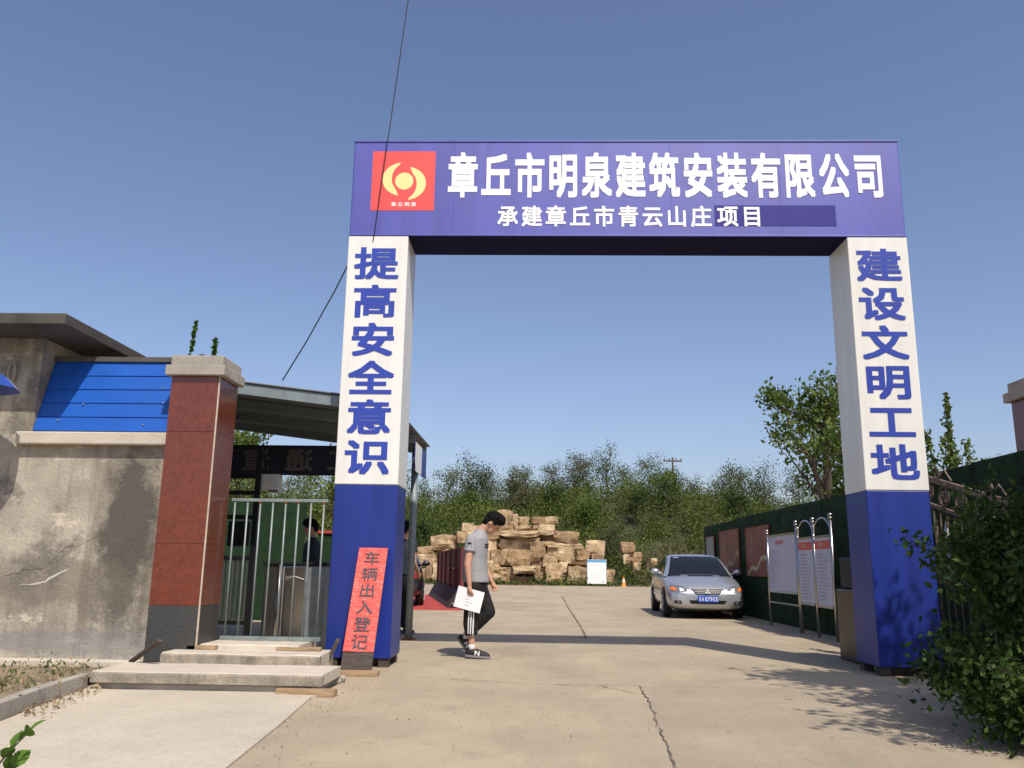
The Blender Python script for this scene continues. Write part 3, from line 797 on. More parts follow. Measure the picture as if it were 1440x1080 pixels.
sheet('soil_bed', [(-3.64, 7.85), (-3.62, 6.9), (-3.45, 5.6), (-3.05, 3.0), (-2.85, 1.5), (-9, 1.5), (-9, 7.85)], .075, M['earth'])
# dry leaves and litter by the kerb
rg = np.random.default_rng(9)
P = np.stack([rg.normal(-3.72, .14, 170), rg.uniform(5.3, 7.3, 170), .10 + np.abs(rg.normal(0, .05, 170))], 1)
P2 = np.stack([rg.normal(-3.36, .07, 120), rg.uniform(5.6, 6.9, 120), .03 + np.abs(rg.normal(0, .01, 120))], 1); P2[:, 0] += (P2[:, 1] - 6.3) * -.15
V, Q = leaf_cards(np.concatenate([P, P2]), .035, rg, .2, .5)
tag(link('leaf_litter', np_mesh('leaf_litter', V, Q), M['pale_dry']), 'dry leaf litter and dead stalks along the kerb', 'litter', kind='stuff')

rg = np.random.default_rng(19); nw = 420
P = np.stack([-3.75 - np.abs(rg.normal(0, .7, nw)), rg.uniform(5.6, 7.75, nw), .08 + np.abs(rg.normal(0, .045, nw))], 1)
P[:, :2] += np.stack([np.sin(P[:, 1] * 9) * .1, np.sin(P[:, 0] * 7) * .1], 1)
V, Q = leaf_cards(P, .05, rg, 1.2, .3)
tag(link('planter_weeds', np_mesh('planter_weeds', V, Q), M['leaf_hill']), 'sparse low green weeds in the soil bed at left', 'weeds', kind='stuff')
# loose timber
def plank(name, c, size, rot, m, label, cat='plank'):
    o = MB().obox((0, 0, 0), size).build(name, m, bevel=.003); o.location = c; o.rotation_euler = rot; tag(o, label, cat); return o
plank('plank', (-3.33, 7.45, .25), (.50, .05, .022), (0, R(-24), R(-38)), M['wood_dark'], 'thin plank leaning beside the red pillar base')
plank('plank', (-1.77, 6.86, .026), (.46, .11, .05), (0, 0, R(-4)), M['wood'], 'short plank lying on the ground at the steps corner')
plank('plank', (-1.62, 8.13, .022), (.36, .15, .040), (0, 0, R(3)), M['wood'], 'wooden plank lying under the red notice board')
plank('dark_board', (-1.86, 7.92, .165), (.035, .14, .37), (R(4), R(24), R(10)), M['wood_dark'], 'dark board leaning on the end of the steps', 'board')
b = MB()
for k in range(9):
    rr = random.Random(k); b.ball((-1.78 + rr.uniform(-.1, .12), 7.35 + rr.uniform(-.3, .35), .03), (rr.uniform(.03, .07), rr.uniform(.03, .06), .035), 7, 5, (rr.random(), rr.random(), 0))
tag(b.build('rubble', M['concrete']), 'broken concrete rubble beside the end of the steps', 'rubble', kind='stuff')

# red handwritten notice leaning on the left pillar
nb = empty('notice_board', (-1.66, 8.3, .043), 'tall narrow red notice with brush writing leaning on left pillar', 'notice board')
A = Vector((-1.668, 8.20, .045)); B = Vector((-1.662, 8.715, 1.165))
axis = (B - A); Ln = axis.length; axis.normalize(); side = Vector((1, 0, 0)); nrm = axis.cross(side).normalized()
if nrm.y > 0: nrm = -nrm
def nbp(u, v, d): return A + side * (u + v * .01) + axis * v + nrm * d
b = MB(); b.hexa([nbp(-.145, 0, -.03), nbp(.145, 0, -.03), nbp(.145, 0, 0), nbp(-.145, 0, 0), nbp(-.145, Ln, -.03), nbp(.145, Ln, -.03), nbp(.145, Ln, 0), nbp(-.145, Ln, 0)])
b.build('backing_board', M['wood_dark'], nb)
b = MB(); nn = 26; rr = random.Random(2); vs = []
for i in range(nn + 1):
    v = .165 + (Ln - .165) * i / nn
    for u in (-.146, -.05, .05, .146): vs.append(nbp(u, v, .006 + rr.uniform(0, .005)))
b.add(vs, [(i * 4 + k, i * 4 + k + 1, i * 4 + 5 + k, i * 4 + 4 + k) for i in range(nn) for k in range(3)])
film = b.build('red_film', M['redpaper'], nb)
for i, ch in enumerate('车辆出入登记'):
    letter('character', ch, (lambda vv: (lambda u, v, d: nbp(u, vv + v, .010 + d)))(Ln - .115 - i * .172), .17, .155, M['ink'], film, .012)

# ------------------------------------------------------------------ railing
rail = empty('steel_railing', (-2.5, 8.3, .28), 'grey steel bar railing between red pillar and arch', 'railing')
MB().box(-3.0, -2.04, 8.285, 8.315, 1.592, 1.622).build('top_rail', M['steel'], rail, bevel=.003)
MB().box(-3.0, -2.04, 8.270, 8.330, .281, .318).build('bottom_rail', M['steel'], rail, bevel=.003)
for k in range(8):
    x = -2.965 + k * .126
    MB().tube([(x, 8.3, .318), (x, 8.3, 1.592)], .0095, 8).build('bar', M['steel'], rail, smooth=True)
for k in (2, 4, 5, 7): MB().ball((-2.965 + k * .126, 8.3, 1.588), .018, 8, 6).build('rust_weld', M['rust'], rail)

# ------------------------------------------------------------------ entrance canopy behind
can = empty('entrance_canopy', (-1.69, 12.0, 0), 'grey corrugated canopy on a steel post behind the left pillar', 'canopy')
def czz(x): return 2.80 + .12 * (-1.68 - x)
b = MB(); n = 66
vs = []
for i in range(n + 1):
    y = 9.25 + (13.0 - 9.25) * i / n; dz = .022 if i % 2 else 0
    for x in (-1.66, -5.6): vs.append((x, y, czz(x) + dz))
b.add(vs, [(2 * i, 2 * i + 1, 2 * i + 3, 2 * i + 2) for i in range(n)])
b.add([(v[0], v[1], v[2] + .006) for v in vs], [(2 * i, 2 * i + 2, 2 * i + 3, 2 * i + 1) for i in range(n)])
b.build('roof_sheet', M['canopy'], can)
for y, nm in ((9.30, 'edge_beam'), (10.5, 'purlin'), (11.7, 'purlin'), (12.9, 'edge_beam')):
    b = MB(); b.hexa([(-5.6, y - .03, czz(-5.6) - .13), (-1.70, y - .03, czz(-1.7) - .13), (-1.70, y + .03, czz(-1.7) - .13), (-5.6, y + .03, czz(-5.6) - .13),
                      (-5.6, y - .03, czz(-5.6) - .012), (-1.70, y - .03, czz(-1.7) - .012), (-1.70, y + .03, czz(-1.7) - .012), (-5.6, y + .03, czz(-5.6) - .012)])
    b.build(nm, M['galv'], can)
MB().tube([(-1.735, 12.0, 0), (-1.735, 12.0, 2.70)], .050, 12).build('post', M['galv'], can, smooth=True)
MB().box(-1.82, -1.65, 11.92, 12.08, 0, .02).build('base_plate', M['rust'], can)
MB().tube([(-5.2, 12.6, 0), (-5.2, 12.6, 3.0)], .05, 10).build('post', M['galv'], can, smooth=True)
ban = empty('hanging_banner', (-4.0, 11.98, 2.2), 'dark blue banner seen from behind with mirrored characters under the canopy', 'banner')
MB().box(-4.9, -2.40, 11.97, 11.985, 2.235, 2.665).build('cloth', M['banner'], ban)
for x, ch in ((-4.02, '道'), (-3.40, '通'), (-2.80, '工')):
    letter('character', ch, (lambda cx: (lambda u, v, d: (cx - u, 11.967 - d, 2.455 + v)))(x), .40, .34, M['banner_letter'], ban, .024)
b = MB().box(-1.692, -1.680, 11.60, 12.80, 2.28, 2.68); o = b.build('side_banner', M['blue'], bevel=.002); tag(o, 'small blue and white banner hanging at the canopy corner', 'banner')
MB().box(-1.6795, -1.676, 11.62, 12.25, 2.28, 2.68).build('white_band', M['letter_white'], o)

# things seen through the railing
fr = empty('access_gate', (-3.62, 10.4, 0), 'black steel gate frame with louvred panel behind the railing', 'frame')
for x in (-3.86, -3.45):
    MB().box(x - .03, x + .03, 10.37, 10.43, 0, 2.42).build('upright', M['black_metal'], fr)
for z in (2.40, 2.05, 1.85, 1.55, 1.06, .30):
    MB().box(-3.83, -3.48, 10.375, 10.425, z - .025, z + .025).build('crossbar', M['black_metal'], fr)
for k in range(6):
    MB().box(-3.80 + k * .058, -3.775 + k * .058, 10.38, 10.42, .325, 1.035).build('louvre', M['dark_steel'], fr)
MB().box(-3.78, -3.52, 10.40, 10.46, 1.20, 1.50).build('control_box', M['black_metal'], fr, bevel=.01)
fl = empty('floodlight', (-3.37, 10.6, 1.9), 'white box floodlight hanging under the mirrored banner', 'floodlight')
MB().box(-3.50, -3.36, 10.55, 10.75, 1.90, 2.10).build('housing', M['lamp_white'], fl, bevel=.008)
b = MB(); b.box(-3.355, -3.25, 10.56, 10.58, 1.88, 2.10).box(-3.355, -3.25, 10.56, 10.74, 1.875, 1.90).box(-3.262, -3.25, 10.58, 10.74, 1.90, 2.10)
b.build('visor', M['lamp_white'], fl)
MB().box(-3.353, -3.265, 10.60, 10.74, 1.905, 2.10).build('lens', M['black_metal'], fl)
MB().tube([(-3.43, 10.65, 2.10), (-3.45, 10.5, 2.4)], .015, 6).build('bracket', M['black_metal'], fl)
for k, (x, lab) in enumerate(((-2.98, 'stainless turnstile cabinet nearest the louvred black frame'), (-2.52, 'darker turnstile cabinet beside the person in black'))):
    tn = empty('turnstile', (x, 10.1, 0), lab, 'turnstile')
    MB().box(x - .12, x + .12, 9.8, 10.7, 0, .98).build('cabinet', M['stainless'] if k == 0 else M['steel'], tn, bevel=.02)
    MB().box(x - .14, x + .14, 9.78, 10.72, .982, 1.02).build('lid', M['black_metal'], tn, bevel=.01)
    MB().tube([(x + .12, 10.2, .85), (x + .28, 10.2, .80)], .016, 8).build('arm', M['stainless'], tn)
    if k == 0: MB().tube([(x + .07, 9.78, 0), (x + .07, 9.78, .99)], .03, 10).build('corner_tube', M['stainless'], tn, smooth=True)
hl = empty('turf_hoarding', (-4.9, 15.5, 0), 'green turf covered hoarding seen through the railing', 'hoarding')
for k in range(4):
    x0 = -6.4 + k * .55
    MB().box(x0, x0 + .545, 15.5, 15.55, 0, 2.1 - .0 * k).build('panel', M['turf'], hl)
b = MB().box(-4.19, -3.3, 16.4, 16.45, 0, 1.58); o = b.build('turf_screen', M['turf']); tag(o, 'lower green turf panel with red rail behind the turnstiles', 'hoarding')
MB().box(-4.19, -3.3, 16.36, 16.398, 1.58, 1.63).build('red_rail', M['redmat'], o)
bn = empty('barrier_machine', (-3.75, 17.6, 0), 'red barrier gate cabinet behind the person in black', 'barrier')
MB().box(-3.85, -3.55, 17.4, 17.8, 0, 1.25).build('cabinet', M['redmat'], bn, bevel=.02)
MB().obox((-3.2, 17.36, .85), (1.1, .05, .06), (0, R(-38), 0)).build('boom', M['stripe'], bn)

# ------------------------------------------------------------------ wash bay
wm = sheet('wash_platform', [(-7.2, 20.0), (-1.72, 20.0), (-3.4, 29.5), (-8.0, 29.5)], .035, M['redmat'], .035); 
del wm['kind']; tag(wm, 'red steel vehicle wash platform on the ground behind the arch', 'platform')
ws = empty('wash_screen', (-2.5, 24.5, 0), 'maroon panelled wash screen with black rubber skirt', 'screen')
P0 = Vector((-1.70, 20.3, 0)); P1 = Vector((-3.25, 29.0, 0)); dirv = (P1 - P0).normalized(); nv = Vector((-dirv.y, dirv.x, 0)); Lw = (P1 - P0).length
if nv.x > 0: nv = -nv
def wsp(a, z, d): return P0 + dirv * a + nv * d + Vector((0, 0, z))
def wbox(b, a0, a1, z0, z1, d0, d1):
    return b.hexa([wsp(a0, z0, d0), wsp(a1, z0, d0), wsp(a1, z0, d1), wsp(a0, z0, d1), wsp(a0, z1, d0), wsp(a1, z1, d0), wsp(a1, z1, d1), wsp(a0, z1, d1)])
np_ = 5
for k in range(np_):
    a0 = Lw * k / np_; a1 = Lw * (k + 1) / np_
    for z0, z1 in ((.43, .93), (.97, 1.40)):
        wbox(MB(), a0 + .05, a1 - .05, z0, z1, -.02, .02).build('panel', M['maroon'], ws)
for k in range(np_ + 1):
    a = Lw * k / np_; wbox(MB(), a - .05, a + .05, 0, 1.43, -.05, .07).build('post', M['maroon'], ws)
wbox(MB(), 0, Lw, .945, .975, -.03, .05).build('rail', M['maroon'], ws)
wbox(MB(), 0, Lw, 1.402, 1.45, -.03, .05).build('rail', M['maroon'], ws)
b = MB(); b.hexa([wsp(0, .04, .30), wsp(Lw, .04, .30), wsp(Lw, .04, .34), wsp(0, .04, .34), wsp(0, .46, .06), wsp(Lw, .46, .06), wsp(Lw, .47, .10), wsp(0, .47, .10)])
b.build('rubber_skirt', M['rubber'], ws)

# ------------------------------------------------------------------ cars
def car(name, label, loc, rz, paint, plate=None):
    e = empty(name, (0, 0, 0), label, 'car')
    st = [(-2.26, .60, .33, .50, .545), (-2.20, .745, .235, .60, .665), (-2.05, .825, .19, .69, .775), (-1.6, .862, .18, .80, .885), (-1.05, .868, .18, .885, .985),
          (-.3, .868, .18, .92, .99), (.7, .868, .18, .94, .99), (1.5, .862, .19, .95, 1.02), (2.0, .835, .22, .92, 1.02), (2.19, .76, .28, .84, .95), (2.24, .66, .36, .76, .86)]
    b = MB(); vs = []; K = 15
    for y, hw, zb, zs, zt in st:
        half = [(.0, zb), (.78 * hw, zb), (.965 * hw, zb + .07), (hw, zb + .40 * (zs - zb)), (.985 * hw, zb + .75 * (zs - zb)), (.945 * hw, zs), (.80 * hw, zs + .62 * (zt - zs)), (.42 * hw, zt - .004), (0, zt)]
        ring = half + [(-x, z) for x, z in half[-2:0:-1]]
        vs += [(x, y, z) for x, z in ring]
    K = len(vs) // len(st)
    fs = [(i * K + k, i * K + (k + 1) % K, (i + 1) * K + (k + 1) % K, (i + 1) * K + k) for i in range(len(st) - 1) for k in range(K)]
    fs += [tuple(range(K))[::-1], tuple(range((len(st) - 1) * K, len(st) * K))]
    b.add(vs, fs)
    body = b.build('body', M[paint], e, smooth=True)
    sd = body.modifiers.new('subd', 'SUBSURF'); sd.levels = 2; sd.render_levels = 2
    # cabin
    b = MB(); vs = []
    cab = [(-1.08, .74, .90, .91), (-.62, .705, .92, 1.20), (-.22, .62, .94, 1.415), (.15, .60, .95, 1.455), (.75, .60, .96, 1.45), (1.15, .615, .97, 1.39), (1.60, .69, .98, 1.14), (1.88, .73, .98, .995)]
    for y, rw, zb, zt in cab:
        bw = .80
        half = [(bw, zb), (rw + (bw - rw) * .35, zb + .62 * (zt - zb)), (rw * .99, zt - .045 * min(1, (zt - zb) * 3)), (rw * .82, zt - .008), (0, zt)]
        ring = half + [(-x, z) for x, z in half[-2::-1]]
        vs += [(x, y, z) for x, z in ring]
    K = 9
    fs = [(i * K + k, i * K + k + 1, (i + 1) * K + k + 1, (i + 1) * K + k) for i in range(len(cab) - 1) for k in range(K - 1)]
    b.add(vs, fs)
    cabin = b.build('cabin', M[paint], e, smooth=True)
    sd = cabin.modifiers.new('subd', 'SUBSURF'); sd.levels = 2; sd.render_levels = 2
    dg = bpy.context.evaluated_depsgraph_get(); dg.update()
    trees = []
    for o in (body, cabin):
        me = bpy.data.meshes.new_from_object(o.evaluated_get(dg))
        trees.append(BVHTree.FromPolygons([v.co.copy() for v in me.vertices], [tuple(p.vertices) for p in me.polygons]))
    def decal(nm, poly, view, m, off=.008, cuts=4, par=e, which=None):
        """poly in the view's 2-D frame, laid onto the car's surface"""
        bm = bmesh.new(); f = bm.faces.new([bm.verts.new((u, v, 0)) for u, v in poly])
        bmesh.ops.triangulate(bm, faces=bm.faces[:])
        bmesh.ops.subdivide_edges(bm, edges=bm.edges[:], cuts=cuts, use_grid_fill=True)
        for v in bm.verts:
            u, w = v.co.x, v.co.y
            if view == 'front': o, d, back = Vector((u, -4, w)), Vector((0, 1, 0)), Vector((u, -2.2, w))
            elif view == 'rear': o, d, back = Vector((u, 4, w)), Vector((0, -1, 0)), Vector((u, 2.2, w))
            elif view == 'left': o, d, back = Vector((-3, u, w)), Vector((1, 0, 0)), Vector((-.86, u, w))
            elif view == 'right': o, d, back = Vector((3, u, w)), Vector((-1, 0, 0)), Vector((.86, u, w))
            best = None
            for k, t in enumerate(trees):
                if which is not None and k != which: continue
                h = t.ray_cast(o, d)
                if h[0] is not None and (best is None or h[3] < best[3]): best = h
            p = best[0] if best else back
            v.co = p - d * off
        me = bpy.data.meshes.new(nm); bmesh.ops.recalc_face_normals(bm, faces=bm.faces[:]); bm.to_mesh(me); bm.free(); me.shade_smooth()
        return link(nm, me, m, par)
    mir = lambda P: [(-x, z) for x, z in P][::-1]
    decal('windscreen', [(-.70, .955), (.70, .955), (.555, 1.375), (.50, 1.395), (-.50, 1.395), (-.555, 1.375)], 'front', M['glass'], .016, 6, which=1)
    decal('cowl', [(-.73, .925), (.73, .925), (.715, .960), (-.715, .960)], 'front', M['black_metal'], .010, 5)
    decal('rear_window', [(-.66, 1.03), (.66, 1.03), (.53, 1.36), (-.53, 1.36)], 'rear', M['glass'], .016, 6, which=1)
    for sd_ in ('left', 'right'):
        decal('side_window', [(-.72, .975), (.22, .985), (.22, 1.375), (-.16, 1.36), (-.42, 1.22)], sd_, M['glass'], .006, 4, which=1)
        decal('side_window', [(.28, .985), (1.12, 1.0), (1.30, 1.06), (1.05, 1.33), (.75, 1.375), (.28, 1.38)], sd_, M['glass'], .006, 4, which=1)
        for yc in (-1.36, 1.30):
            ring = [(yc + .365 * math.cos(a), .33 + .365 * math.sin(a)) for a in np.linspace(-.35, math.pi + .35, 18)]
            decal('wheel_arch', [(float(a), float(c)) for a, c in ring], sd_, M['black_metal'], .004, 2, which=0)
        decal('door_seam', [(.235, .30), (.25, .30), (.25, .93), (.235, .93)], sd_, M['black_metal'], .003, 2, which=0)
        decal('door_seam', [(-.80, .30), (-.785, .30), (-.785, .90), (-.80, .90)], sd_, M['black_metal'], .003, 2, which=0)
        decal('side_trim', [(-.95, .46), (.95, .46), (.95, .51), (-.95, .51)], sd_, M[paint], .012, 3, which=0)
    for s in (-1, 1):
        for yc in (-1.36, 1.30):
            wh = MB().tube([(s * .70, yc, .315), (s * .735, yc, .315), (s * .86, yc, .315), (s * .885, yc, .315)], [.29, .315, .315, .29], 28).build('wheel', M['tyre'], e, smooth=False)
            b = MB(); b.tube([(s * .84, yc, .315), (s * .889, yc, .315)], [.20, .195], 24)
            for k in range(5):
                a = k * 2 * math.pi / 5; b.obox((s * .892, yc + .1 * math.cos(a), .315 + .1 * math.sin(a)), (.012, .19, .05), (a, 0, 0))
            b.build('rim', M['rim'], wh)
        b = MB().ball((s * .965, -.60, 1.02), (.105, .065, .075), 14, 10); b.tube([(s * .80, -.62, .97), (s * .93, -.60, 1.0)], .025, 8)
        b.build('wing_mirror', M[paint], e, smooth=True)
    P = [(.42, .60), (.60, .575), (.77, .60), (.80, .70), (.745, .735), (.55, .70), (.44, .655)]
    PA = [(.66, .615), (.78, .62), (.795, .69), (.72, .695), (.665, .66)]
    PL_ = [(.50, .61), (.59, .60), (.59, .68), (.51, .655)]
    for q, fn in ((1, lambda p: p), (-1, mir)):
        hd = decal('headlight', fn(P), 'front', M['lampglass'], .008, 4, which=0)
        decal('indicator', fn(PA), 'front', M['amber'], .013, 3, hd, 0)
        decal('lamp_bowl', fn(PL_), 'front', M['stripe'], .013, 3, hd, 0)
        fg = decal('fog_lamp', fn([(.55, .325), (.70, .335), (.72, .40), (.57, .40)]), 'front', M['black_metal'], .006, 3, which=0)
        decal('lens', fn([(.59, .345), (.66, .345), (.66, .385), (.59, .385)]), 'front', M['lampglass'], .012, 2, fg, 0)
        decal('tail_light', fn([(.52, .66), (.76, .66), (.80, .82), (.60, .86), (.52, .82)]), 'rear', M['tail'], .008, 4, which=0)
    gr = decal('grille', [(-.36, .655), (-.24, .53), (.24, .53), (.36, .655)], 'front', M['black_metal'], .006, 5, which=0)
    for z, h in ((.632, .30), (.594, .265), (.556, .235)):
        decal('grille_bar', [(-h, z - .005), (h, z - .005), (h + .006, z + .005), (-h - .006, z + .005)], 'front', M['grille_bar'], .014, 3, gr, 0)
    decal('grille_surround', [(-.39, .675), (-.36, .655), (.36, .655), (.39, .675)], 'front', M['grille_bar'], .010, 3, gr, 0)
    for q, fn in ((1, lambda p: p), (-1, mir)):
        decal('panel_seam', fn([(.40, .672), (.75, .742), (.75, .748), (.40, .678)]), 'front', M['black_metal'], .004, 4, which=0)
        decal('panel_seam', fn([(.445, .52), (.76, .575), (.76, .580), (.445, .525)]), 'front', M['black_metal'], .004, 4, which=0)
    # three-pointed badge
    b = MB()
    for a in (90, 210, 330):
        c = Vector((.032 * math.cos(R(a)), 0, .032 * math.sin(R(a)))); d = c.normalized(); t = Vector((-d.z, 0, d.x))
        b.add([(v.x, -2.292, .598 + v.z) for v in (c - d * .032, c + t * .022, c + d * .034, c - t * .022)], [(0, 1, 2, 3)])
    b.build('badge', M['stripe'], gr)
    decal('lower_intake', [(-.36, .335), (.36, .335), (.40, .41), (-.40, .41)], 'front', M['black_metal'], .006, 5, which=0)
    decal('bumper_seam', [(-.74, .515), (.74, .515), (.74, .522), (-.74, .522)], 'rear', M['black_metal'], .004, 5, which=0)
    if plate:
        pl = MB().box(-.22, .22, -2.310, -2.298, .372, .512).build('number_plate', M['plate'], e, bevel=.004)
        for x, ch in plate:
            letter('character', ch, (lambda cx: (lambda u, v, d: (cx + u, -2.311 - d, .442 + v)))(x), .040, .086, M['letter_white'], pl, .0 if ord(ch) > 255 else .012, fit=True)
    else:
        MB().box(-.22, .22, 2.28, 2.295, .55, .69).build('number_plate', M['plate'], e)
    b = MB().box(-.60, .60, -1.9, 1.9, .17, .30); b.build('underside', M['black_metal'], e)
    e.location = loc; e.rotation_euler = (0, 0, rz)
    return e
pt = [(-.172, '鲁'), (-.112, 'A')] + [(-.042 + .056 * k, c) for k, c in enumerate('079X5')]
car('parked_car', 'silver sedan with blue number plate parked beside the green hoarding', (3.62, 20.05, 0), R(-2.5), 'silver', pt).scale = (.945, .945, .925)
car('parked_car', 'dark sedan with red tail light half hidden behind the left pillar', (-3.85, 22.76, .035), R(188.5), 'darkpaint')

# ------------------------------------------------------------------ right hoarding, posters, notice boards
hr = empty('turf_hoarding', (4.6, 16, 0), 'long green turf covered hoarding along the right side of the yard', 'hoarding')
H0 = Vector((4.72, 8.05, 0)); H1 = Vector((4.72, 24.2, 0)); hd_ = (H1 - H0).normalized(); Lh = (H1 - H0).length
nseg = 13
for k in range(nseg):
    a0 = Lh * k / nseg; a1 = Lh * (k + 1) / nseg - .012
    zz = 2.17 + random.uniform(-.012, .012); p, q = H0 + hd_ * a0, H0 + hd_ * a1
    dx = random.uniform(-.008, .008)
    MB().hexa([(p.x + dx, p.y, 0), (q.x + dx, q.y, 0), (q.x + dx + .05, q.y, 0), (p.x + dx + .05, p.y, 0), (p.x + dx, p.y, zz), (q.x + dx, q.y, zz), (q.x + dx + .05, q.y, zz), (p.x + dx + .05, p.y, zz)]).build('panel', M['turf'], hr)
MB().box(4.80, 9.5, 24.16, 24.22, 0, 2.17).build('panel', M['turf'], hr)
# grass fibres give the hoarding its pile
rg = np.random.default_rng(4); n = 16000
a = rg.uniform(0, Lh, n); z = rg.uniform(.03, 2.19, n)
C = np.stack([H0.x + hd_.x * a - .012, H0.y + hd_.y * a, z], 1)
V, Q = leaf_cards(C, .035, rg, -.2, .25)
o = link('turf_pile', np_mesh('turf_pile', V - np.array([4.6, 16, 0]), Q), M['turf'], hr); tag(o, kind='stuff')
def hx(y): return 4.72
def poster(y0, y1, z0, z1, lab, m, deco):
    ym = (y0 + y1) / 2
    e = empty('poster', (hx(ym) - .04, ym, z0), lab, 'poster')
    MB().box(hx(ym) - .046, hx(ym) - .030, y0, y1, z0, z1).build('panel', m, e, bevel=.003)
    xx0, xx1 = hx(ym) - .055, hx(ym) - .026
    for q in ((y0 - .02, y0 - .001, z0 - .02, z1 + .02), (y1 + .001, y1 + .02, z0 - .02, z1 + .02), (y0, y1, z1 + .001, z1 + .02), (y0, y1, z0 - .02, z0 - .001)):
        MB().box(xx0, xx1, *q).build('frame_rail', M['rust'], e)
    if deco:
        rr = random.Random(int(y0 * 10)); g = MB(); x = hx(ym) - .0475
        yc = y1 - .25 * (y1 - y0)
        for k in range(7):       # a column of brush marks
            for _ in range(3):
                cy, cz = yc + rr.uniform(-.06, .06), z1 - .14 - k * .062 + rr.uniform(-.02, .02)
                w_, h_ = rr.uniform(.03, .10), rr.uniform(.008, .02)
                g.add([(x, cy - w_ / 2, cz - h_), (x, cy + w_ / 2, cz - h_), (x, cy + w_ / 2, cz + h_), (x, cy - w_ / 2, cz + h_)], [(0, 1, 2, 3)])
        # a pale ridge with a winding wall at the foot of the print
        N = 16; pts = []
        for i in range(N + 1):
            t = i / N; y = y1 - .05 - t * (y1 - y0 - .1)
            pts.append((y, z0 + .12 + .42 * t ** 1.6 + .05 * math.sin(t * 14 + y0)))
        g.add([(x, y, zz_) for y, zz_ in pts] + [(x, y, zz_ - .05 - .06 * abs(math.sin(k * 1.3))) for k, (y, zz_) in enumerate(pts)], [(k, k + 1, N + 2 + k, N + 1 + k) for k in range(N)])
        g.build('print', M['gold'], e)
poster(17.35, 19.25, .89, 1.89, 'red brown framed poster nearest the white notice boards', M['poster'], True)
poster(19.95, 22.0, .89, 1.93, 'red brown framed poster farther along, right behind the silver car', M['poster'], True)
poster(22.7, 23.7, .7, 1.85, 'narrow pale grey panel at the far end of the hoarding', M['galv'], False)

def marks(b, x, y0, y1, z0, z1, rows, seed, fill=.75, rowh=.5):
    rr = random.Random(seed)
    for r_ in range(rows):
        zc = z1 - (r_ + .5) * (z1 - z0) / rows; h = (z1 - z0) / rows * rowh / 2
        y = y1; end = y0 + (y1 - y0) * (1 - fill * rr.uniform(.6, 1.0) )
        while y > end + .03:
            w_ = rr.uniform(.02, .07)
            b.add([(x, y, zc - h), (x, y - w_, zc - h), (x, y - w_, zc + h), (x, y, zc + h)], [(0, 1, 2, 3)])
            y -= w_ + .018
    return b
def notice(y0, y1, z0, z1, x, lab, big):
    e = empty('notice_stand', (x, (y0 + y1) / 2, 0), lab, 'notice stand')
    MB().box(x - .012, x + .012, y0, y1, z0, z1).build('panel', M['board_white'], e)
    for za, zb_ in ((z1 + .001, z1 + .035), (z0 - .035, z0 - .001)): MB().box(x - .022, x + .022, y0 - .01, y1 + .01, za, zb_).build('frame_rail', M['stainless'], e)
    xs_ = x - .0135
    if big:
        b = MB(); marks(b, xs_, y0 + .45, y1 - .5, z1 - .15, z1 - .07, 1, 3, 1, .9); b.build('heading', M['print_red'], e)
        b = MB(); marks(b, xs_, y0 + .15, y1 - .08, z0 + .05, z1 - .24, 13, 5, .38, .35); b.build('print', M['print_grey'], e)
    else:
        MB().box(x - .0145, x - .0122, y0 + .002, y1 - .002, z1 - .17, z1 - .045).build('header', M['print_red'], e)
        b = MB(); marks(b, x - .0155, y0 + .22, y1 - .22, z1 - .135, z1 - .075, 1, 8, 1, .9); b.build('heading', M['gold'], e)
        b = MB(); marks(b, xs_, y0 + .05, y1 - .08, z0 + .06, z1 - .22, 14, int(y0 * 7), .95, .42); b.build('print', M['print_grey'], e)
    return e
def npost(e, x, y, ztop):
    MB().tube([(x, y, 0), (x, y, ztop - .06)], .024, 10).build('post', M['stainless'], e, smooth=True)
    MB().ball((x, y, ztop - .03), .036, 12, 8).build('finial', M['stainless'], e, smooth=True)
    MB().tube([(x, y, ztop - .085), (x, y, ztop - .06)], [.034, .034], 10).build('collar', M['stainless'], e, smooth=True)
NX = 4.38
e1 = notice(14.62, 16.30, .645, 1.605, NX, 'large white notice board with red heading beside the posters', True)
npost(e1, NX, 16.37, 1.75); npost(e1, NX, 14.55, 1.83)
MB().box(NX - .012, NX + .012, 14.58, 16.34, .42, .445).build('rail', M['stainless'], e1)
e2 = notice(13.72, 14.44, .50, 1.50, NX, 'left one of two narrow red-headed notices under a steel arch', False)
e3 = notice(12.90, 13.60, .49, 1.50, NX, 'right one of two narrow red-headed notices under a steel arch', False)
npost(e2, NX, 14.48, 1.72); npost(e3, NX, 13.66, 1.83); npost(e3, NX, 12.84, 1.85)
for e, y0, y1 in ((e2, 13.66, 14.48), (e3, 12.84, 13.66)):
    pts = [(NX, (y0 + y1) / 2 + (y1 - y0) / 2 * math.cos(a), 1.52 + .28 * math.sin(a)) for a in np.linspace(0, math.pi, 14)]
    MB().tube(pts, .015, 8).build('arch_bar', M['stainless'], e, smooth=True)

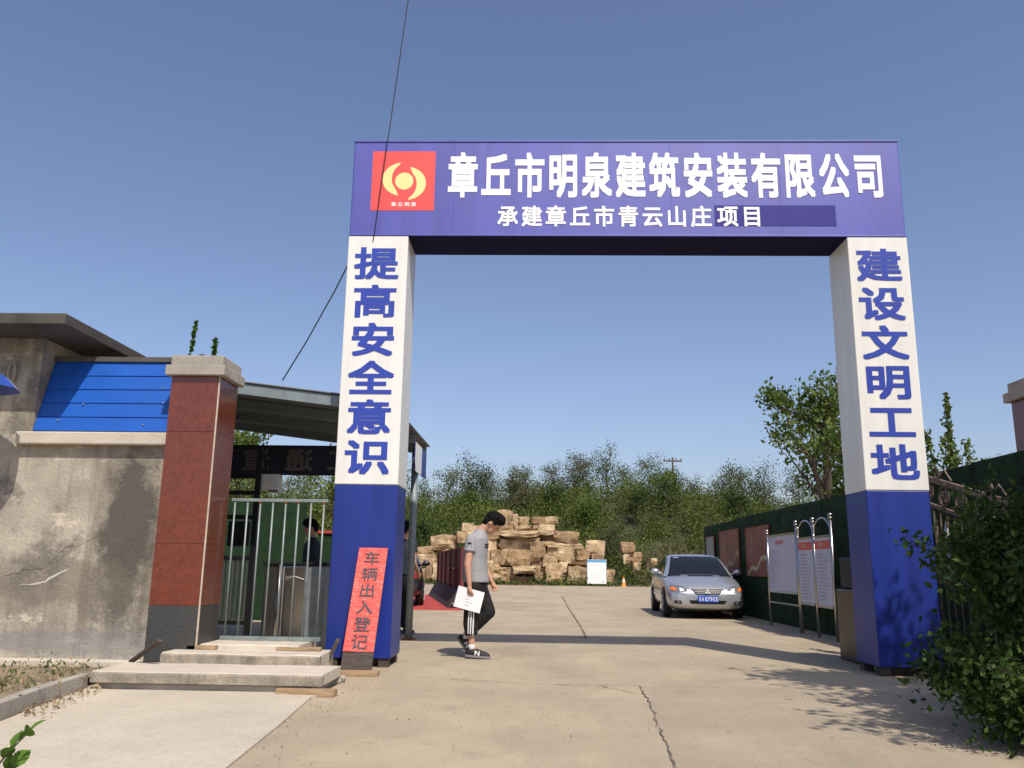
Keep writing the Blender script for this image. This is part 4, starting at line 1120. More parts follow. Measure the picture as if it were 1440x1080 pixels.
mc = empty('turnstile', (3.72, 9.9, 0), 'stainless turnstile cabinet with black top behind the right pillar', 'turnstile')
MB().box(3.56, 3.90, 9.75, 10.4, .0, .80).build('cabinet', M['dark_stainless'], mc, bevel=.015)
MB().box(3.60, 3.88, 9.8, 10.35, .802, 1.16).build('head', M['black_metal'], mc, bevel=.02)
MB().tube([(4.02, 10.9, 0), (3.96, 10.6, 1.62)], .022, 8).build('pole', M['rust'], mc)
wr = MB(); rr = random.Random(12); vs = []
for i in range(9):
    for k in range(6):
        vs.append((4.15 + rr.uniform(-.05, .05), 10.6 - k * .10 + rr.uniform(-.03, .03), 1.05 + i * .09 + rr.uniform(-.02, .02)))
wr.add(vs, [(i * 6 + k, i * 6 + k + 1, i * 6 + 7 + k, i * 6 + 6 + k) for i in range(8) for k in range(5)])
wr.add([(v[0] + .02, v[1], v[2]) for v in vs], [(i * 6 + k, i * 6 + 6 + k, i * 6 + 7 + k, i * 6 + k + 1) for i in range(8) for k in range(5)])
tag(wr.build('plastic_wrapping', M['plastic']), 'crumpled clear plastic wrapping stuffed behind the right pillar', 'plastic')

# wrought-iron gate leaf standing open in front of the hoarding
gl = empty('iron_gate', (4.42, 9.2, 0), 'rusty wrought iron gate leaf with scrolls behind the shrub', 'gate')
GX = 4.42
def gz(y): return 1.66 + (y - 8.0) * .245
b = MB(); b.hexa([(GX - .02, 7.95, gz(7.95) - .06), (GX - .02, 9.9, gz(9.9) - .06), (GX + .02, 9.9, gz(9.9) - .06), (GX + .02, 7.95, gz(7.95) - .06),
                  (GX - .02, 7.95, gz(7.95)), (GX - .02, 9.9, gz(9.9)), (GX + .02, 9.9, gz(9.9)), (GX + .02, 7.95, gz(7.95))])
b.build('top_bar', M['iron'], gl)
b = MB(); b.hexa([(GX - .015, 7.95, gz(7.95) - .34), (GX - .015, 9.9, gz(9.9) - .34), (GX + .015, 9.9, gz(9.9) - .34), (GX + .015, 7.95, gz(7.95) - .34),
                  (GX - .015, 7.95, gz(7.95) - .30), (GX - .015, 9.9, gz(9.9) - .30), (GX + .015, 9.9, gz(9.9) - .30), (GX + .015, 7.95, gz(7.95) - .30)])
b.build('lower_bar', M['iron'], gl)
MB().box(GX - .02, GX + .02, 7.95, 9.9, .10, .15).build('bottom_bar', M['iron'], gl)
for y in (7.97, 9.88): MB().box(GX - .024, GX + .024, y - .024, y + .024, .06, gz(y) - .061).build('stile', M['iron'], gl)
for k in range(12):
    y = 8.1 + k * .15
    MB().tube([(GX, y, .15), (GX, y, gz(y) - .34)], .010, 6).build('bar', M['iron'], gl)
for k in range(8):
    y = 8.18 + k * .22
    b = MB(); b.tube([(GX - .03, y, .9), (GX - .03, y, gz(y) - .56), (GX - .03, y, gz(y) - .42)], [.012, .028, .001], 6); b.build('spear', M['plastic'] if k % 2 else M['iron'], gl)
for k in range(5):
    y = 8.25 + k * .36; zc = gz(y) - .18; b = MB()
    b.tube([(GX, y + .105 * math.cos(a), zc + .105 * math.sin(a)) for a in np.linspace(0, 2 * math.pi, 19)], .013, 6, cap=False)
    for a in np.linspace(0, 2 * math.pi, 7)[:-1]:
        b.ball((GX, y + .052 * math.cos(a), zc + .052 * math.sin(a)), (.014, .026, .026), 7, 5)
    b.ball((GX, y, zc), .026, 8, 6); b.build('medallion', M['iron'], gl)
for y in (8.3, 9.35):
    sp = []
    for i in range(30):
        a = i / 29 * 3.4 * math.pi; r_ = .02 + .055 * i / 29
        sp.append((GX, y + .1 + r_ * math.cos(a), gz(y) + .075 + r_ * math.sin(a)))
    sp += [(GX, y - .08, gz(y) + .10), (GX, y - .22, gz(y - .22) + .02)]
    MB().tube(sp, .009, 6).build('scroll', M['iron'], gl)

# ------------------------------------------------------------------ rockery
def rockmat():
    m = mat('sandstone', (.31, .20, .105), .9, var=.45, scale=1.6, col2=(.66, .53, .35), bump=1., bscale=5, world_co=True)
    nt = m.node_tree; N, L = nt.nodes, nt.links
    cr = [n for n in N if n.type == 'VALTORGB'][0]; b = N['Principled BSDF']
    oi = N.new('ShaderNodeObjectInfo'); r2 = N.new('ShaderNodeValToRGB')
    r2.color_ramp.elements[0].color = (.66, .54, .44, 1); r2.color_ramp.elements[1].color = (1.15, 1.12, 1.05, 1)
    L.new(oi.outputs['Random'], r2.inputs[0])
    mx = N.new('ShaderNodeMix'); mx.data_type = 'RGBA'; mx.blend_type = 'MULTIPLY'; mx.inputs[0].default_value = 1
    L.new(cr.outputs[0], mx.inputs[6]); L.new(r2.outputs[0], mx.inputs[7]); L.new(mx.outputs[2], b.inputs['Base Color'])
    return m
def rock_mesh(seed):
    rr = random.Random(seed); bm = bmesh.new(); bmesh.ops.create_cube(bm, size=1)
    bmesh.ops.subdivide_edges(bm, edges=bm.edges[:], cuts=3, use_grid_fill=True)
    from mathutils import noise
    for v in bm.verts:
        p = v.co.copy(); q = p.normalized() * .58
        v.co = p.lerp(q, .22)
        n_ = noise.noise_vector(p * 2.1 + Vector((seed * 3.7, 0, 0)))
        v.co += n_ * .15
    me = bpy.data.meshes.new('rock'); bm.to_mesh(me); bm.free()
    return me
M['rock'] = rockmat()
rocks = [rock_mesh(s) for s in range(9)]
for me in rocks: me.materials.append(M['rock'])
rk = empty('rockery', (0, 51, 0), 'tall rockery of stacked tan sandstone blocks below the hill', 'rockery')
c5 = [(110,130,240,255),(235,165,285,260),(290,180,380,255),(405,185,525,250),(520,185,630,248),(150,220,260,310),(260,258,405,300),(410,255,470,300),(460,250,595,330),(160,300,480,355),(480,325,590,400),(395,360,475,390),(40,280,150,370),(120,360,400,460),(590,305,790,395),(475,390,590,430),(395,390,520,520),(530,400,830,440),(535,430,640,500),(625,445,780,550),(770,465,880,545),(700,530,870,585),(30,370,110,460),(70,455,150,575),(140,460,230,580),(215,460,415,590),(415,530,500,600),(490,500,625,590),(630,555,700,640),(50,575,150,650),(140,600,260,650),(60,650,190,710),(190,650,280,715),(255,590,440,650),(270,670,400,720),(440,600,520,700),(520,570,640,650),(640,630,720,700),(710,600,860,740),(870,385,1020,510),(1145,395,1260,480),(1210,480,1325,555),(1165,500,1215,580),(1385,530,1440,580),(1240,560,1300,620),(900,500,1000,620),(860,600,980,730),(400,440,480,560),(520,640,650,735),(1000,620,1080,720)]
R_ = [(680 + a / 6, 700 + b_ / 6, 680 + c / 6, 700 + d / 6) for a, b_, c, d in c5]
c7 = [(320,500,380,540),(295,545,350,600),(180,565,295,640),(95,620,185,660),(90,655,195,700),(160,705,195,775),(130,730,185,800),(230,640,330,720),(200,700,330,790),(350,600,470,690),(340,690,480,790),(60,700,130,790),(455,585,500,650),(350,520,450,600),(450,530,520,585),(20,640,90,700)]
R_ += [(560 + a / 3.6, 600 + b_ / 3.6, 560 + c / 3.6, 600 + d / 3.6) for a, b_, c, d in c7]
sx = 51 / 1186.76
rr = random.Random(77)
for (x0, y0, x1, y1) in R_:
    cx, cy = (x0 + x1) / 2, (y0 + y1) / 2
    wx, wz = max(.25, (x1 - x0) * sx), max(.2, (y1 - y0) * sx)
    X = (cx - 753.5) * sx * 1.0 + .0; Z = max(wz * .45, (823.0 + (cx - 753) * .0141 - cy) * sx)
    wy = max(.7, min(1.6, wx * rr.uniform(.7, 1.1)))
    o = bpy.data.objects.new('rock', rocks[rr.randrange(9)]); COL.objects.link(o); o.parent = rk
    o.location = (X, -.2 + Z * .42 + rr.uniform(-.5, .4), Z)
    o.scale = (wx * 1.0, wy, wz * 1.02)
    o.rotation_euler = (rr.uniform(-.08, .08), rr.uniform(-.06, .06), rr.uniform(-.15, .15))
for k in range(26):      # rocks behind fill the core of the pile
    X = rr.uniform(-5.5, 3.6); top = 3.2 if -2.6 < X < 1 else 1.7
    o = bpy.data.objects.new('rock', rocks[rr.randrange(9)]); COL.objects.link(o); o.parent = rk
    Z = rr.uniform(.3, top); o.location = (X, 1.15 + Z * .4, Z * .85); o.scale = (1.3, 1.0, .7)
    o.rotation_euler = (0, 0, rr.uniform(-.3, .3))

sg = empty('sign_board', (3.50, 49.2, 0), 'small white information board with blue heading in front of the rockery', 'sign')
MB().box(2.94, 4.0, 49.18, 49.22, .12, 1.46).build('panel', M['letter_white'], sg)
MB().box(2.945, 3.995, 49.172, 49.179, 1.31, 1.45).build('heading', M['sky_blue_print'], sg)
b = MB()
for k in range(8): b.box(3.1, 3.75 + .12 * math.sin(k * 2.1), 49.174, 49.179, 1.17 - k * .12, 1.195 - k * .12)
b.build('print', mat('pale_print', (.62, .66, .70), .6, var=.1), sg)
for x in (2.92, 4.02): MB().tube([(x, 49.2, 0), (x, 49.2, 1.50)], .022, 8).build('post', M['galv'], sg)
b = MB().tube([(4.90, 48.4, .03), (4.90, 48.4, .54)], [.13, .03], 14); b.box(4.73, 5.07, 48.23, 48.57, 0, .03)
co = b.build('traffic_cone', M['cone']); tag(co, 'small orange traffic cone standing by the weeds', 'traffic cone')
MB().tube([(4.90, 48.4, .26), (4.90, 48.4, .38)], [.0875, .0645], 14).build('white_band', M['stripe'], co)

up = empty('utility_pole', (13.2, 82, 5.5), 'distant wooden utility pole with crossarm on the hill', 'utility pole')
MB().tube([(13.2, 82, 5.0), (13.2, 82, 11.6)], [.13, .09], 8).build('pole', M['bark_far'], up)
MB().box(12.3, 14.1, 81.9, 82.0, 11.15, 11.30).build('crossarm', M['bark_far'], up)
for x in (12.4, 12.9, 13.5, 14.0): MB().tube([(x, 81.95, 11.30), (x, 81.95, 11.5)], .05, 6).build('insulator', M['bark_far'], up)

# ------------------------------------------------------------------ cables, umbrella, coil
def cable(name, pts, r, lab):
    o = MB().tube(pts, r, 6).build(name, M['cable'], smooth=True); tag(o, lab, 'cable')
cable('overhead_cable', [(-1.30, 8.35, 9.6), (-1.50, 8.45, 7.35), (-1.70, 8.60, 5.5), (-1.81, 8.735, 4.62), (-1.83, 8.755, 4.50)], .0055, 'thin black cable hanging down across the arch sign and left pillar')
cable('overhead_cable', [(-2.07, 9.37, 4.85), (-2.40, 9.45, 4.15), (-2.72, 9.53, 3.55), (-2.99, 9.6, 3.10)], .0075, 'thin black cable running behind the arch down to the canopy')
um = empty('parasol', (-5.09, 7.35, 0), 'blue and silver parasol cut off by the left picture edge', 'parasol')
for k in range(8):
    b = MB(); a0, a1 = k * math.pi / 4, (k + 1) * math.pi / 4; vs = [(-5.09, 7.35, 2.72)]
    rings = [(.14, 2.695), (.27, 2.62), (.37, 2.52)]
    for r_, z in rings:
        for a in (a0, (a0 + a1) / 2, a1): vs.append((-5.09 + r_ * math.cos(a) * (1 if a != (a0 + a1) / 2 else .95), 7.35 + r_ * math.sin(a) * (1 if a != (a0 + a1) / 2 else .95), z))
    b.add(vs, [(0, 1, 2), (0, 2, 3)] + [(1 + 3 * i + j, 4 + 3 * i + j, 5 + 3 * i + j, 2 + 3 * i + j) for i in range(2) for j in range(2)])
    b.build('gore', M['umbrella'] if k % 2 else M['umbrella2'], um)
MB().tube([(-5.09, 7.35, .075), (-5.09, 7.35, 2.74)], .012, 8).build('pole', M['wood'], um)
hc = empty('hanging_coil', (-5.146, 7.93, 2.82), 'small rope coil hanging on the shaded building wall', 'rope')
for k in range(3):
    MB().tube([(-5.146 + .034 * math.cos(a), 7.930 - .008 * k, 2.80 + (.085 + .01 * k) * math.sin(a)) for a in np.linspace(0, 6.283, 20)], .010, 6).build('loop', M['rope'], hc)
MB().tube([(-5.146, 7.93, 2.89), (-5.15, 7.93, 3.165)], .003, 5).build('string', M['rope'], hc)

# near plant at the lower left corner
def leafy_sprig():
    e = empty('shrub_sprig', (-1.95, 3.2, .075), 'bright green leafy sprig in the lower left corner', 'plant')
    rr = random.Random(8); st_ = MB(); lf = []
    stems = [((-2.05, 3.2, .07), (-1.80, 3.16, .40)), ((-2.05, 3.2, .07), (-1.95, 3.1, .34)), ((-2.1, 3.25, .07), (-1.86, 3.2, .28)), ((-2.1, 3.2, .07), (-2.02, 3.15, .33)), ((-2.1, 3.2, .07), (-1.80, 3.0, .22))]
    for a, c in stems:
        a, c = Vector(a), Vector(c); pts = [a.lerp(c, t) + Vector((0, 0, .03 * math.sin(t * 3))) for t in np.linspace(0, 1, 6)]
        st_.tube(pts, [.005, .0045, .004, .0035, .003, .002], 6)
        for k in range(11):
            t = .25 + .75 * k / 10; p = a.lerp(c, t) + Vector((0, 0, .03 * math.sin(t * 3)))
            d = ((c - a).normalized() * .7 + Vector((rr.uniform(-1, 1), rr.uniform(-1, 1), rr.uniform(-.1, .7))) * .8).normalized()
            s_ = d.cross(Vector((0, 0, 1))).normalized(); s_ = Matrix.Rotation(rr.uniform(-1.3, 1.3), 3, d) @ s_; u_ = s_.cross(d)
            L = rr.uniform(.055, .075); b = MB(); vs = []
            prof = [(0, 0), (.15, .22), (.45, .36), (.75, .27), (1, 0)]
            for f_, w_ in prof:
                cc = p + d * (L * f_) - u_ * (L * .25 * f_ * f_)
                vs += [cc - s_ * (L * w_) + u_ * L * w_ * .3, cc, cc + s_ * (L * w_) + u_ * L * w_ * .3]
            b.add(vs, [(3 * i + j, 3 * i + j + 1, 3 * i + 4 + j, 3 * i + 3 + j) for i in range(4) for j in range(2)])
            b.build('leaf', M['leaf_near'], e, smooth=True)
    st_.build('stem', M['bark'], e)
leafy_sprig()

# ------------------------------------------------------------------ people
def blob(name, fill, voxel, smooth, m, parent, disp=None):
    b = MB(); fill(b)
    me = b.mesh(name); o = bpy.data.objects.new(name, me); COL.objects.link(o)
    rm = o.modifiers.new('r', 'REMESH'); rm.mode = 'VOXEL'; rm.voxel_size = voxel
    sm = o.modifiers.new('s', 'SMOOTH'); sm.iterations = smooth; sm.factor = .5
    dg = bpy.context.evaluated_depsgraph_get(); dg.update()
    me2 = bpy.data.meshes.new_from_object(o.evaluated_get(dg)); bpy.data.objects.remove(o)
    me2.shade_smooth(); me2.materials.clear()
    return link(name, me2, m, parent)

def hand(b, w, d, pn, curl=.5, s=1.0, thumb=1):
    """wrist point w, direction d, palm normal pn"""
    w, d, pn = Vector(w), Vector(d).normalized(), Vector(pn).normalized(); sd = d.cross(pn).normalized()
    c = w + d * .045 * s
    b.cap(w, w + d * .06 * s, .022 * s, .026 * s, 10)
    for k in (-1, 0, 1): b.cap(w + d * .02 * s + sd * .010 * k, w + d * .085 * s + sd * .021 * k * s, .016 * s, .0135 * s, 8)
    for k, L in enumerate((.066, .076, .070, .054)):
        base = w + d * .085 * s + sd * (k - 1.5) * .0185 * s
        q = base + (d * math.cos(curl * .6) + pn * math.sin(curl * .6)) * L * .45 * s
        r_ = q + (d * math.cos(curl * 1.6) + pn * math.sin(curl * 1.6)) * L * .55 * s
        b.cap(base, q, .0092 * s, .0085 * s, 8); b.cap(q, r_, .0085 * s, .0072 * s, 8)
    tb = w + d * .03 * s - sd * .024 * s * thumb
    q = tb + (d * .6 - sd * thumb * .6 + pn * .45).normalized() * .035 * s
    b.cap(tb, q, .0115 * s, .0098 * s, 8); b.cap(q, q + (d * .9 + pn * .35).normalized() * .028 * s, .0098 * s, .008 * s, 8)

def person(name, label, loc, rz, J, top, bottom, shoes, sleeve=.5, hem=.30, extras=None):
    e = empty(name, (0, 0, 0), label, 'person')
    v = {k: Vector(p) for k, p in J.items() if isinstance(p, tuple)}
    pitch = J.get('_pitch', 0)
    def lerp(a, b_, t): return a.lerp(b_, t)
    hc = v['head']; Rh = Euler((0, pitch, 0)).to_matrix()
    H = lambda x, y, z: hc + Rh @ Vector((x, y, z))
    def body(b):
        b.ball(H(0, 0, .02), (.098, .078, .112), 16, 12, (0, pitch, 0))
        b.ball(H(.028, 0, -.055), (.066, .058, .066), 14, 10, (0, pitch, 0))
        b.cap(H(.06, 0, -.095), H(.066, 0, -.092), .026, .024, 10)
        b.cap(H(.094, 0, .012), H(.112, 0, -.022), .009, .014, 8)
        b.cap(H(.088, -.018, -.062), H(.088, .018, -.062), .011, .011, 8)
        b.cap(H(.088, -.03, .034), H(.088, .03, .034), .012, .012, 8)
        for s in (-1, 1): b.ball(H(-.006, s * .080, -.008), (.020, .011, .032), 10, 8, (0, pitch + .2, 0))
        b.cap(v['neck'], H(-.02, 0, -.06), .054, .050, 14)
        b.cap(v['chest'] + Vector((0, 0, -.1)), v['neck'] + Vector((-.01, 0, -.02)), .105, .06, 14)
        b.cap(v['hip'], v['chest'], .105, .11, 14)
        for s in 'rl':
            b.cap(v['sh' + s], v['el' + s], .050, .042, 12); b.cap(v['el' + s], v['wr' + s], .043, .027, 12)
            b.cap(v['hp' + s], v['kn' + s], .078, .052, 14); b.cap(v['kn' + s], v['an' + s], .050, .033, 12)
            c_ = v['kn' + s].lerp(v['an' + s], .3) + Vector((-.014, 0, 0)); b.cap(c_, v['kn' + s].lerp(v['an' + s], .45) + Vector((-.010, 0, 0)), .05, .044, 12)
            b.cap(v['an' + s], v['an' + s].lerp(v['to' + s], .25) + Vector((0, 0, -.02)), .033, .026, 10)
            d = v['wr' + s] - v['el' + s]; pn = Vector(J.get('palm' + s, (0, 1 if s == 'r' else -1, 0)))
            hand(b, v['wr' + s], d, pn, J.get('curl', .6), 1.0, 1 if s == 'r' else -1)
    blob('body', body, .0062, 3, M['skin'], e)
    def shirt(b):
        nk = v['neck']; ch = v['chest']; hp = v['hip']
        hz = hp.z + .02
        rings = []
        for t, rx, ry in ((0, .150, .185), (.18, .146, .182), (.45, .140, .185), (.70, .135, .195), (.84, .118, .185), (.93, .088, .135), (1.0, .066, .085), (1.03, .056, .066)):
            c = Vector((hp.x, 0, hz)).lerp(nk, t) if t < .5 else Vector((hp.x, 0, hz)).lerp(nk, t)
            bow = math.sin(min(t, 1) * math.pi) * J.get('bow', -.02)
            c = c + Vector((bow, 0, 0)); n_ = 28
            rings.append([c + Vector((rx * math.cos(a), ry * math.sin(a), .0)) for a in np.linspace(0, 2 * math.pi, n_ + 1)[:-1]])
        n_ = 28; vs = [p for r_ in rings for p in r_]
        fs = [(i * n_ + k, i * n_ + (k + 1) % n_, (i + 1) * n_ + (k + 1) % n_, (i + 1) * n_ + k) for i in range(len(rings) - 1) for k in range(n_)]
        fs += [tuple(range(n_))[::-1], tuple(range((len(rings) - 1) * n_, len(rings) * n_))]
        b.add(vs, fs)
        for s in 'rl':
            q = v['sh' + s].lerp(v['el' + s], sleeve)
            b.ball(v['sh' + s], .066, 14, 10); b.cap(v['sh' + s] + Vector((0, 0, -.005)), v['neck'] + Vector((-.01, 0, -.035)), .062, .055, 14)
            b.tube([v['sh' + s], v['sh' + s].lerp(v['el' + s], sleeve * .5), q], [.068, .066, .070], 18)
            if sleeve > .9: b.tube([v['el' + s], v['el' + s].lerp(v['wr' + s], .9)], [.052, .040], 16); b.ball(v['el' + s], .056, 12, 8)
    sh = blob('shirt', shirt, .009, 5, M[top], e)
    def trousers(b):
        hp = v['hip']
        b.tube([hp + Vector((0, 0, .10)), hp + Vector((0, 0, .0)), hp + Vector((0, 0, -.10))], [.132, .140, .120], 20)
        for s in 'rl':
            b.ball(v['hp' + s], .098, 14, 10)
            kn, an = v['kn' + s], v['an' + s]; end = kn.lerp(an, 1 - hem)
            b.cap(v['hp' + s], kn, .104, .084, 16); b.tube([kn, kn.lerp(end, .5) + Vector((-.008, 0, 0)), end], [.084, .084, .070], 18); b.ball(kn, .085, 14, 10)
    tr = blob('trousers', trousers, .009, 5, M[bottom], e)
    for s in 'rl':
        an, to, he = v['an' + s], v['to' + s], v['he' + s]; d = (to - he).normalized(); upv = Vector((0, 1, 0)).cross(d).normalized()
        if upv.z < 0: upv = -upv
        def shoe(b, he=he, to=to, d=d, upv=upv, an=an):
            b.cap(he + d * .04 + upv * .045, he + d * .10 + upv * .052, .040, .040, 12)
            b.cap(he + d * .09 + upv * .054, to - d * .055 + upv * .034, .047, .036, 12)
            b.cap(to - d * .10 + upv * .030, to - d * .04 + upv * .026, .044, .036, 12)
            b.cap(he + d * .05 + upv * .05, an.lerp(he + d * .05 + upv * .05, .35), .041, .036, 12)
        so = blob('shoe', shoe, .006, 4, M[shoes], e)
        b = MB(); outl = [(-.0, .030), (.05, .040), (.14, .043), (.20, .048), (.245, .040), (.268, .015)]
        poly = [(a, w_) for a, w_ in outl] + [(a, -w_) for a, w_ in outl[::-1]]
        yv = Vector((0, 1, 0)); o0 = he
        vs = [o0 + d * a * ((to - he).length / .265) + yv * w_ + upv * .0 for a, w_ in poly] + [o0 + d * a * ((to - he).length / .265) + yv * w_ + upv * .024 for a, w_ in poly]
        n_ = len(poly); b.add(vs, [tuple(range(n_)), tuple(range(2 * n_ - 1, n_ - 1, -1))] + [(i, i + n_, (i + 1) % n_ + n_, (i + 1) % n_) for i in range(n_)])
        b.build('sole', M['sole'], so, bevel=.004)
        if hem > .2:
            def sock(b, an=an, kn=v['kn' + s]): b.tube([an + Vector((0, 0, -.03)), an.lerp(kn, .10)], [.036, .037], 14)
            MBk = MB(); sock(MBk); MBk.build('sock', M['sock'], e, smooth=True)
        if J.get('shoemark'):
            c = he + d * .135 + upv * .052; b = MB(); sgn = -1
            for (u0, v0, u1, v1) in ((-.022, -.024, -.022, .024), (-.022, .024, .022, -.024), (.022, -.024, .022, .024)):
                p, q = c + d * u0 + upv * v0, c + d * u1 + upv * v1; tt = (q - p).normalized(); sdv = tt.cross(Vector((0, 1, 0))).normalized() * .006
                yy = Vector((0, sgn * .0465, 0)); b.add([p - sdv + yy, p + sdv + yy, q + sdv + yy, q - sdv + yy], [(0, 1, 2, 3)])
            b.build('shoe_mark', M['stripe'], so)
    def hair(b):
        b.ball(H(-.012, 0, .045), (.106, .088, .100), 16, 12, (0, pitch, 0)); b.ball(H(-.055, 0, -.01), (.058, .076, .072), 14, 10, (0, pitch, 0))
        b.ball(H(.055, 0, .095), (.055, .072, .045), 12, 8, (0, pitch + .25, 0)); b.ball(H(.03, 0, .125), (.06, .05, .03), 12, 8, (0, pitch, 0))
        rr = random.Random(5)
        for _ in range(0):
            a = rr.uniform(-2.6, 2.6); el = rr.uniform(.35, 1.5); p = Vector((math.cos(a) * math.cos(el) * .10, math.sin(a) * math.cos(el) * .082, .045 + math.sin(el) * .098))
            q = p + Vector((.02 * math.cos(a) + .012, .012 * math.sin(a), .012)); b.cap(H(*p), H(*q), .011, .004, 6)
    blob('hair', hair, .006, 3, M['hair'], e)
    rgh = np.random.default_rng(3); nh = 900
    th = rgh.uniform(-math.pi, math.pi, nh); el = np.arcsin(rgh.uniform(-.35, 1, nh))
    Lc = np.stack([-.012 + .108 * np.cos(el) * np.cos(th), .090 * np.cos(el) * np.sin(th), .045 + .102 * np.sin(el)], 1)
    Lc = Lc[~((Lc[:, 0] > .045) & (Lc[:, 2] < .07))]; ou = Lc / np.linalg.norm(Lc, axis=1, keepdims=True)
    Rm = np.array(Rh); tip = Lc + ou * .010 + np.array([.014, 0, -.012]) + rgh.normal(0, .006, Lc.shape); sdw = np.cross(ou, rgh.normal(size=Lc.shape)); sdw /= np.linalg.norm(sdw, axis=1, keepdims=True)
    Vh = np.stack([Lc - sdw * .004 - ou * .004, Lc + sdw * .004 - ou * .004, tip + sdw * .001, tip - sdw * .001], 1).reshape(-1, 3) @ Rm.T + np.array(hc)
    o_ = link('hair_strands', np_mesh('hair_strands', Vh, np.arange(len(Vh)).reshape(-1, 4)), M['hair'], e); o_['kind'] = 'stuff'
    for s in (-1, 1):
        b = MB().ball(H(.0865, s * .030, .008), (.010, .015, .007), 10, 6, (0, pitch, 0)); b.build('eye', M['hair'], e)
        b = MB().cap(H(.094, s * .016, .034), H(.084, s * .046, .036), .005, .004, 6); b.build('eyebrow', M['hair'], e)
    if extras: extras(e, v, sh, tr)
    e.location = loc; e.rotation_euler = (0, 0, rz)
    return e

walk = dict(head=(.188, 0, 1.487), neck=(.050, 0, 1.402), chest=(.020, 0, 1.18), hip=(.012, 0, .80), _pitch=R(46), bow=-.035,
            shr=(-.030, -.165, 1.292), elr=(-.055, -.230, 1.015), wrr=(-.028, -.250, .800),
            shl=(.010, .165, 1.292), ell=(.065, .225, 1.02), wrl=(.165, .215, .83),
            hpr=(.0, -.085, .79), knr=(-.022, -.105, .485), anr=(-.006, -.105, .115), her=(-.075, -.105, .020), tor=(.205, -.112, .003),
            hpl=(.02, .085, .79), knl=(.145, .095, .495), anl=(-.125, .100, .215), hel=(-.215, .10, .200), tol=(-.045, .105, .004),
            curl=.85, shoemark=1, palmr=(0.35, .9, 0), palml=(-.2, -1, 0))
def man_extras(e, v, sh, tr):
    # three white stripes down the outer side of the near trouser leg, laid on its surface
    dg = bpy.context.evaluated_depsgraph_get(); dg.update()
    def bvh(o): return BVHTree.FromPolygons([x.co.copy() for x in o.data.vertices], [tuple(p.vertices) for p in o.data.polygons])
    tb, sb = bvh(tr), bvh(sh)
    for k in range(3):
        b = MB(); vs = []
        for i in range(12):
            z = .245 + i * .026; x0 = -.045 + k * .026 + (z - .3) * .03
            for x in (x0, x0 + .013):
                h = tb.ray_cast(Vector((x, -1, z)), Vector((0, 1, 0)))
                p = h[0] if h[0] is not None else Vector((x, -.16, z))
                vs.append(p + Vector((0, -.004, 0)))
        b.add(vs, [(2 * i, 2 * i + 1, 2 * i + 3, 2 * i + 2) for i in range(11)]); b.build('stripe', M['stripe'], tr)
    # three-leaf sleeve mark and the chest print
    b = MB()
    def lay(pts, dirv, tree, off):
        out = []
        for p in pts:
            h = tree.ray_cast(Vector(p) - dirv * 1.0, dirv); q = h[0] if h[0] is not None else Vector(p)
            out.append(q - dirv * off)
        return out
    cx, cz = -.036, 1.235; dv = Vector((0, 1, 0))
    for ang, L in ((90, .040), (140, .036), (40, .036)):
        a = R(ang); ux, uz = math.cos(a), math.sin(a); px_, pz_ = -uz, ux
        pts = [(cx + ux * L * t + px_ * w_ * L, -.2, cz + uz * L * t + pz_ * w_ * L) for t, w_ in ((.1, 0), (.55, .27), (1, 0), (.55, -.27))]
        b.add(lay(pts, dv, sb, .004), [(0, 1, 2, 3)])
    for zz in (-.012, -.021):
        b.add(lay([(cx - .028, -.2, cz + zz - .003), (cx + .028, -.2, cz + zz - .003), (cx + .028, -.2, cz + zz + .003), (cx - .028, -.2, cz + zz + .003)], dv, sb, .004), [(0, 1, 2, 3)])
    b.build('sleeve_mark', M['black_cloth'], sh)
    b = MB(); dv = Vector((-.8, .6, 0)).normalized(); rr = random.Random(3)
    for k in range(7):
        y = -.115 + k * .022
        for r_ in range(2):
            z = 1.205 + r_ * .028; pts = [(.12, y, z), (.12, y + .018, z), (.12, y + .018, z + .020), (.12, y, z + .020)]
            b.add(lay(pts, dv, sb, .004), [(0, 1, 2, 3)])
    b.build('chest_print', M['black_cloth'], sh)
man = person('person', 'man in grey t-shirt and cropped black trousers walking with head bowed', (-.690, 9.86, 0), R(-4), walk, 'tshirt', 'black_cloth', 'shoe', .50, .36, man_extras)
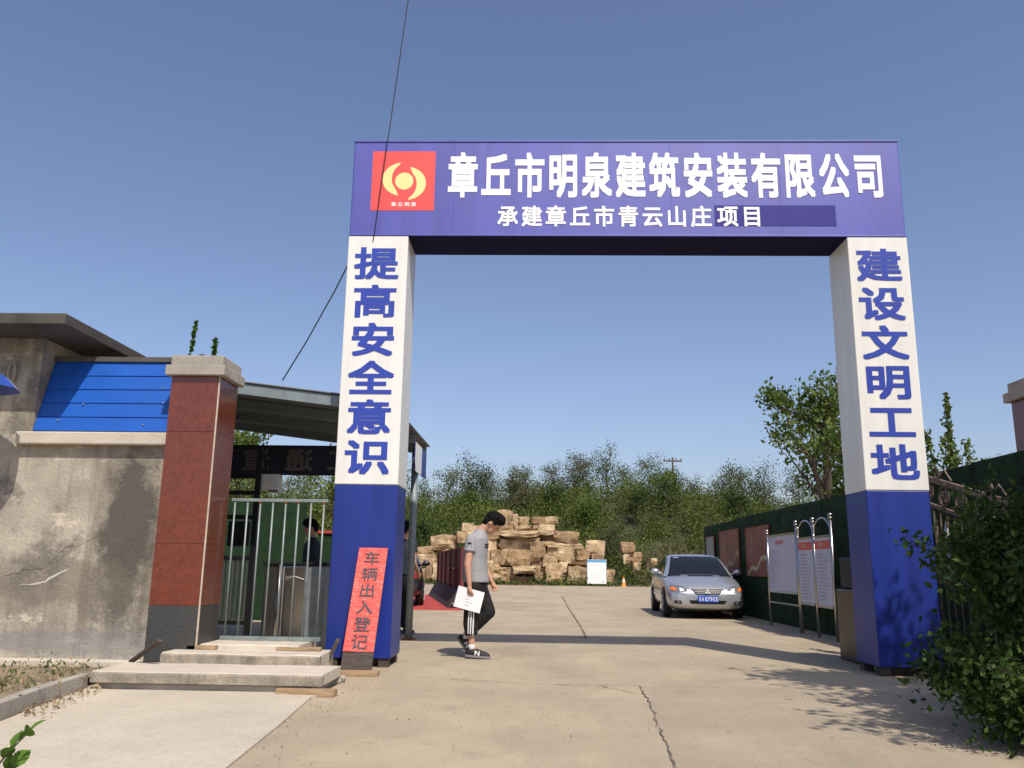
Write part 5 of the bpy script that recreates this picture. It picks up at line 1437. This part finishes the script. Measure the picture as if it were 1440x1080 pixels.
# the sheet of paper in his right hand
pp = MB(); off = (-.655, 9.86, 0)
c = Vector((-.690 - .045, 9.86 - .232, .640)); ux = Vector((.97, .02, -.245)).normalized(); uz = Vector((.235, -.03, .97)).normalized()
nrm_ = ux.cross(uz).normalized(); w2, h2 = .150, .115; n = 8; vs = []
for d in (0, .0025):
    for i in range(n + 1):
        u = -w2 + 2 * w2 * i / n
        for s in (-1, 1): vs.append(c + ux * u + uz * s * h2 + nrm_ * (d + .006 * math.sin(i / n * 3.1)))
m_ = 2 * (n + 1)
fs = [(2 * i, 2 * i + 2, 2 * i + 3, 2 * i + 1) for i in range(n)] + [(m_ + 2 * i, m_ + 2 * i + 1, m_ + 2 * i + 3, m_ + 2 * i + 2) for i in range(n)]
fs += [(2 * i + s, 2 * i + 2 + s, m_ + 2 * i + 2 + s, m_ + 2 * i + s) for i in range(n) for s in (0, 1)] + [(0, 1, m_ + 1, m_), (2 * n, 2 * n + 1, m_ + 2 * n + 1, m_ + 2 * n)]
pp.add(vs, fs); pso = pp.build('paper_sheet', M['paper'])
bq = MB(); rq = random.Random(4)
for k in range(5):
    v0 = .06 - k * .032; u0 = -.05 + .02 * rq.random(); u1 = u0 + rq.uniform(.03, .09)
    q = [c + ux * u + uz * v_ - nrm_ * .0042 * (1 if nrm_.y > 0 else -1) + nrm_ * .006 * math.sin((u + w2) / (2 * w2) * 3.1) for u, v_ in ((u0, v0), (u1, v0), (u1, v0 + .004), (u0, v0 + .004))]
    bq.add(q, [(0, 1, 2, 3)])
bq.build('print', M['print_grey'], pso)
tag(pso, 'white paper sheet held in the walking man\'s right hand', 'paper')

stand = dict(head=(.035, 0, 1.52), neck=(.0, 0, 1.37), chest=(0, 0, 1.18), hip=(0, 0, .84), _pitch=R(15), bow=-.01,
             shr=(-.0, -.175, 1.315), elr=(-.03, -.225, 1.04), wrr=(.12, -.20, .90), shl=(0, .175, 1.315), ell=(-.03, .225, 1.04), wrl=(.12, .17, .90),
             hpr=(0, -.085, .82), knr=(.01, -.10, .46), anr=(-.02, -.105, .09), her=(-.075, -.105, .004), tor=(.175, -.12, .004),
             hpl=(0, .085, .82), knl=(.01, .10, .46), anl=(-.02, .105, .09), hel=(-.075, .105, .004), tol=(.175, .12, .004), curl=.5)
person('person', 'person in black standing behind the railing next to the turnstiles', (-3.30, 12.6, 0), R(195), stand, 'navy_cloth', 'black_cloth', 'shoe', .95, .03)
person('person', 'person in dark clothes mostly hidden behind the left arch pillar', (-1.99, 12.9, 0), R(60), stand, 'navy_cloth', 'black_cloth', 'shoe', .45, .03)
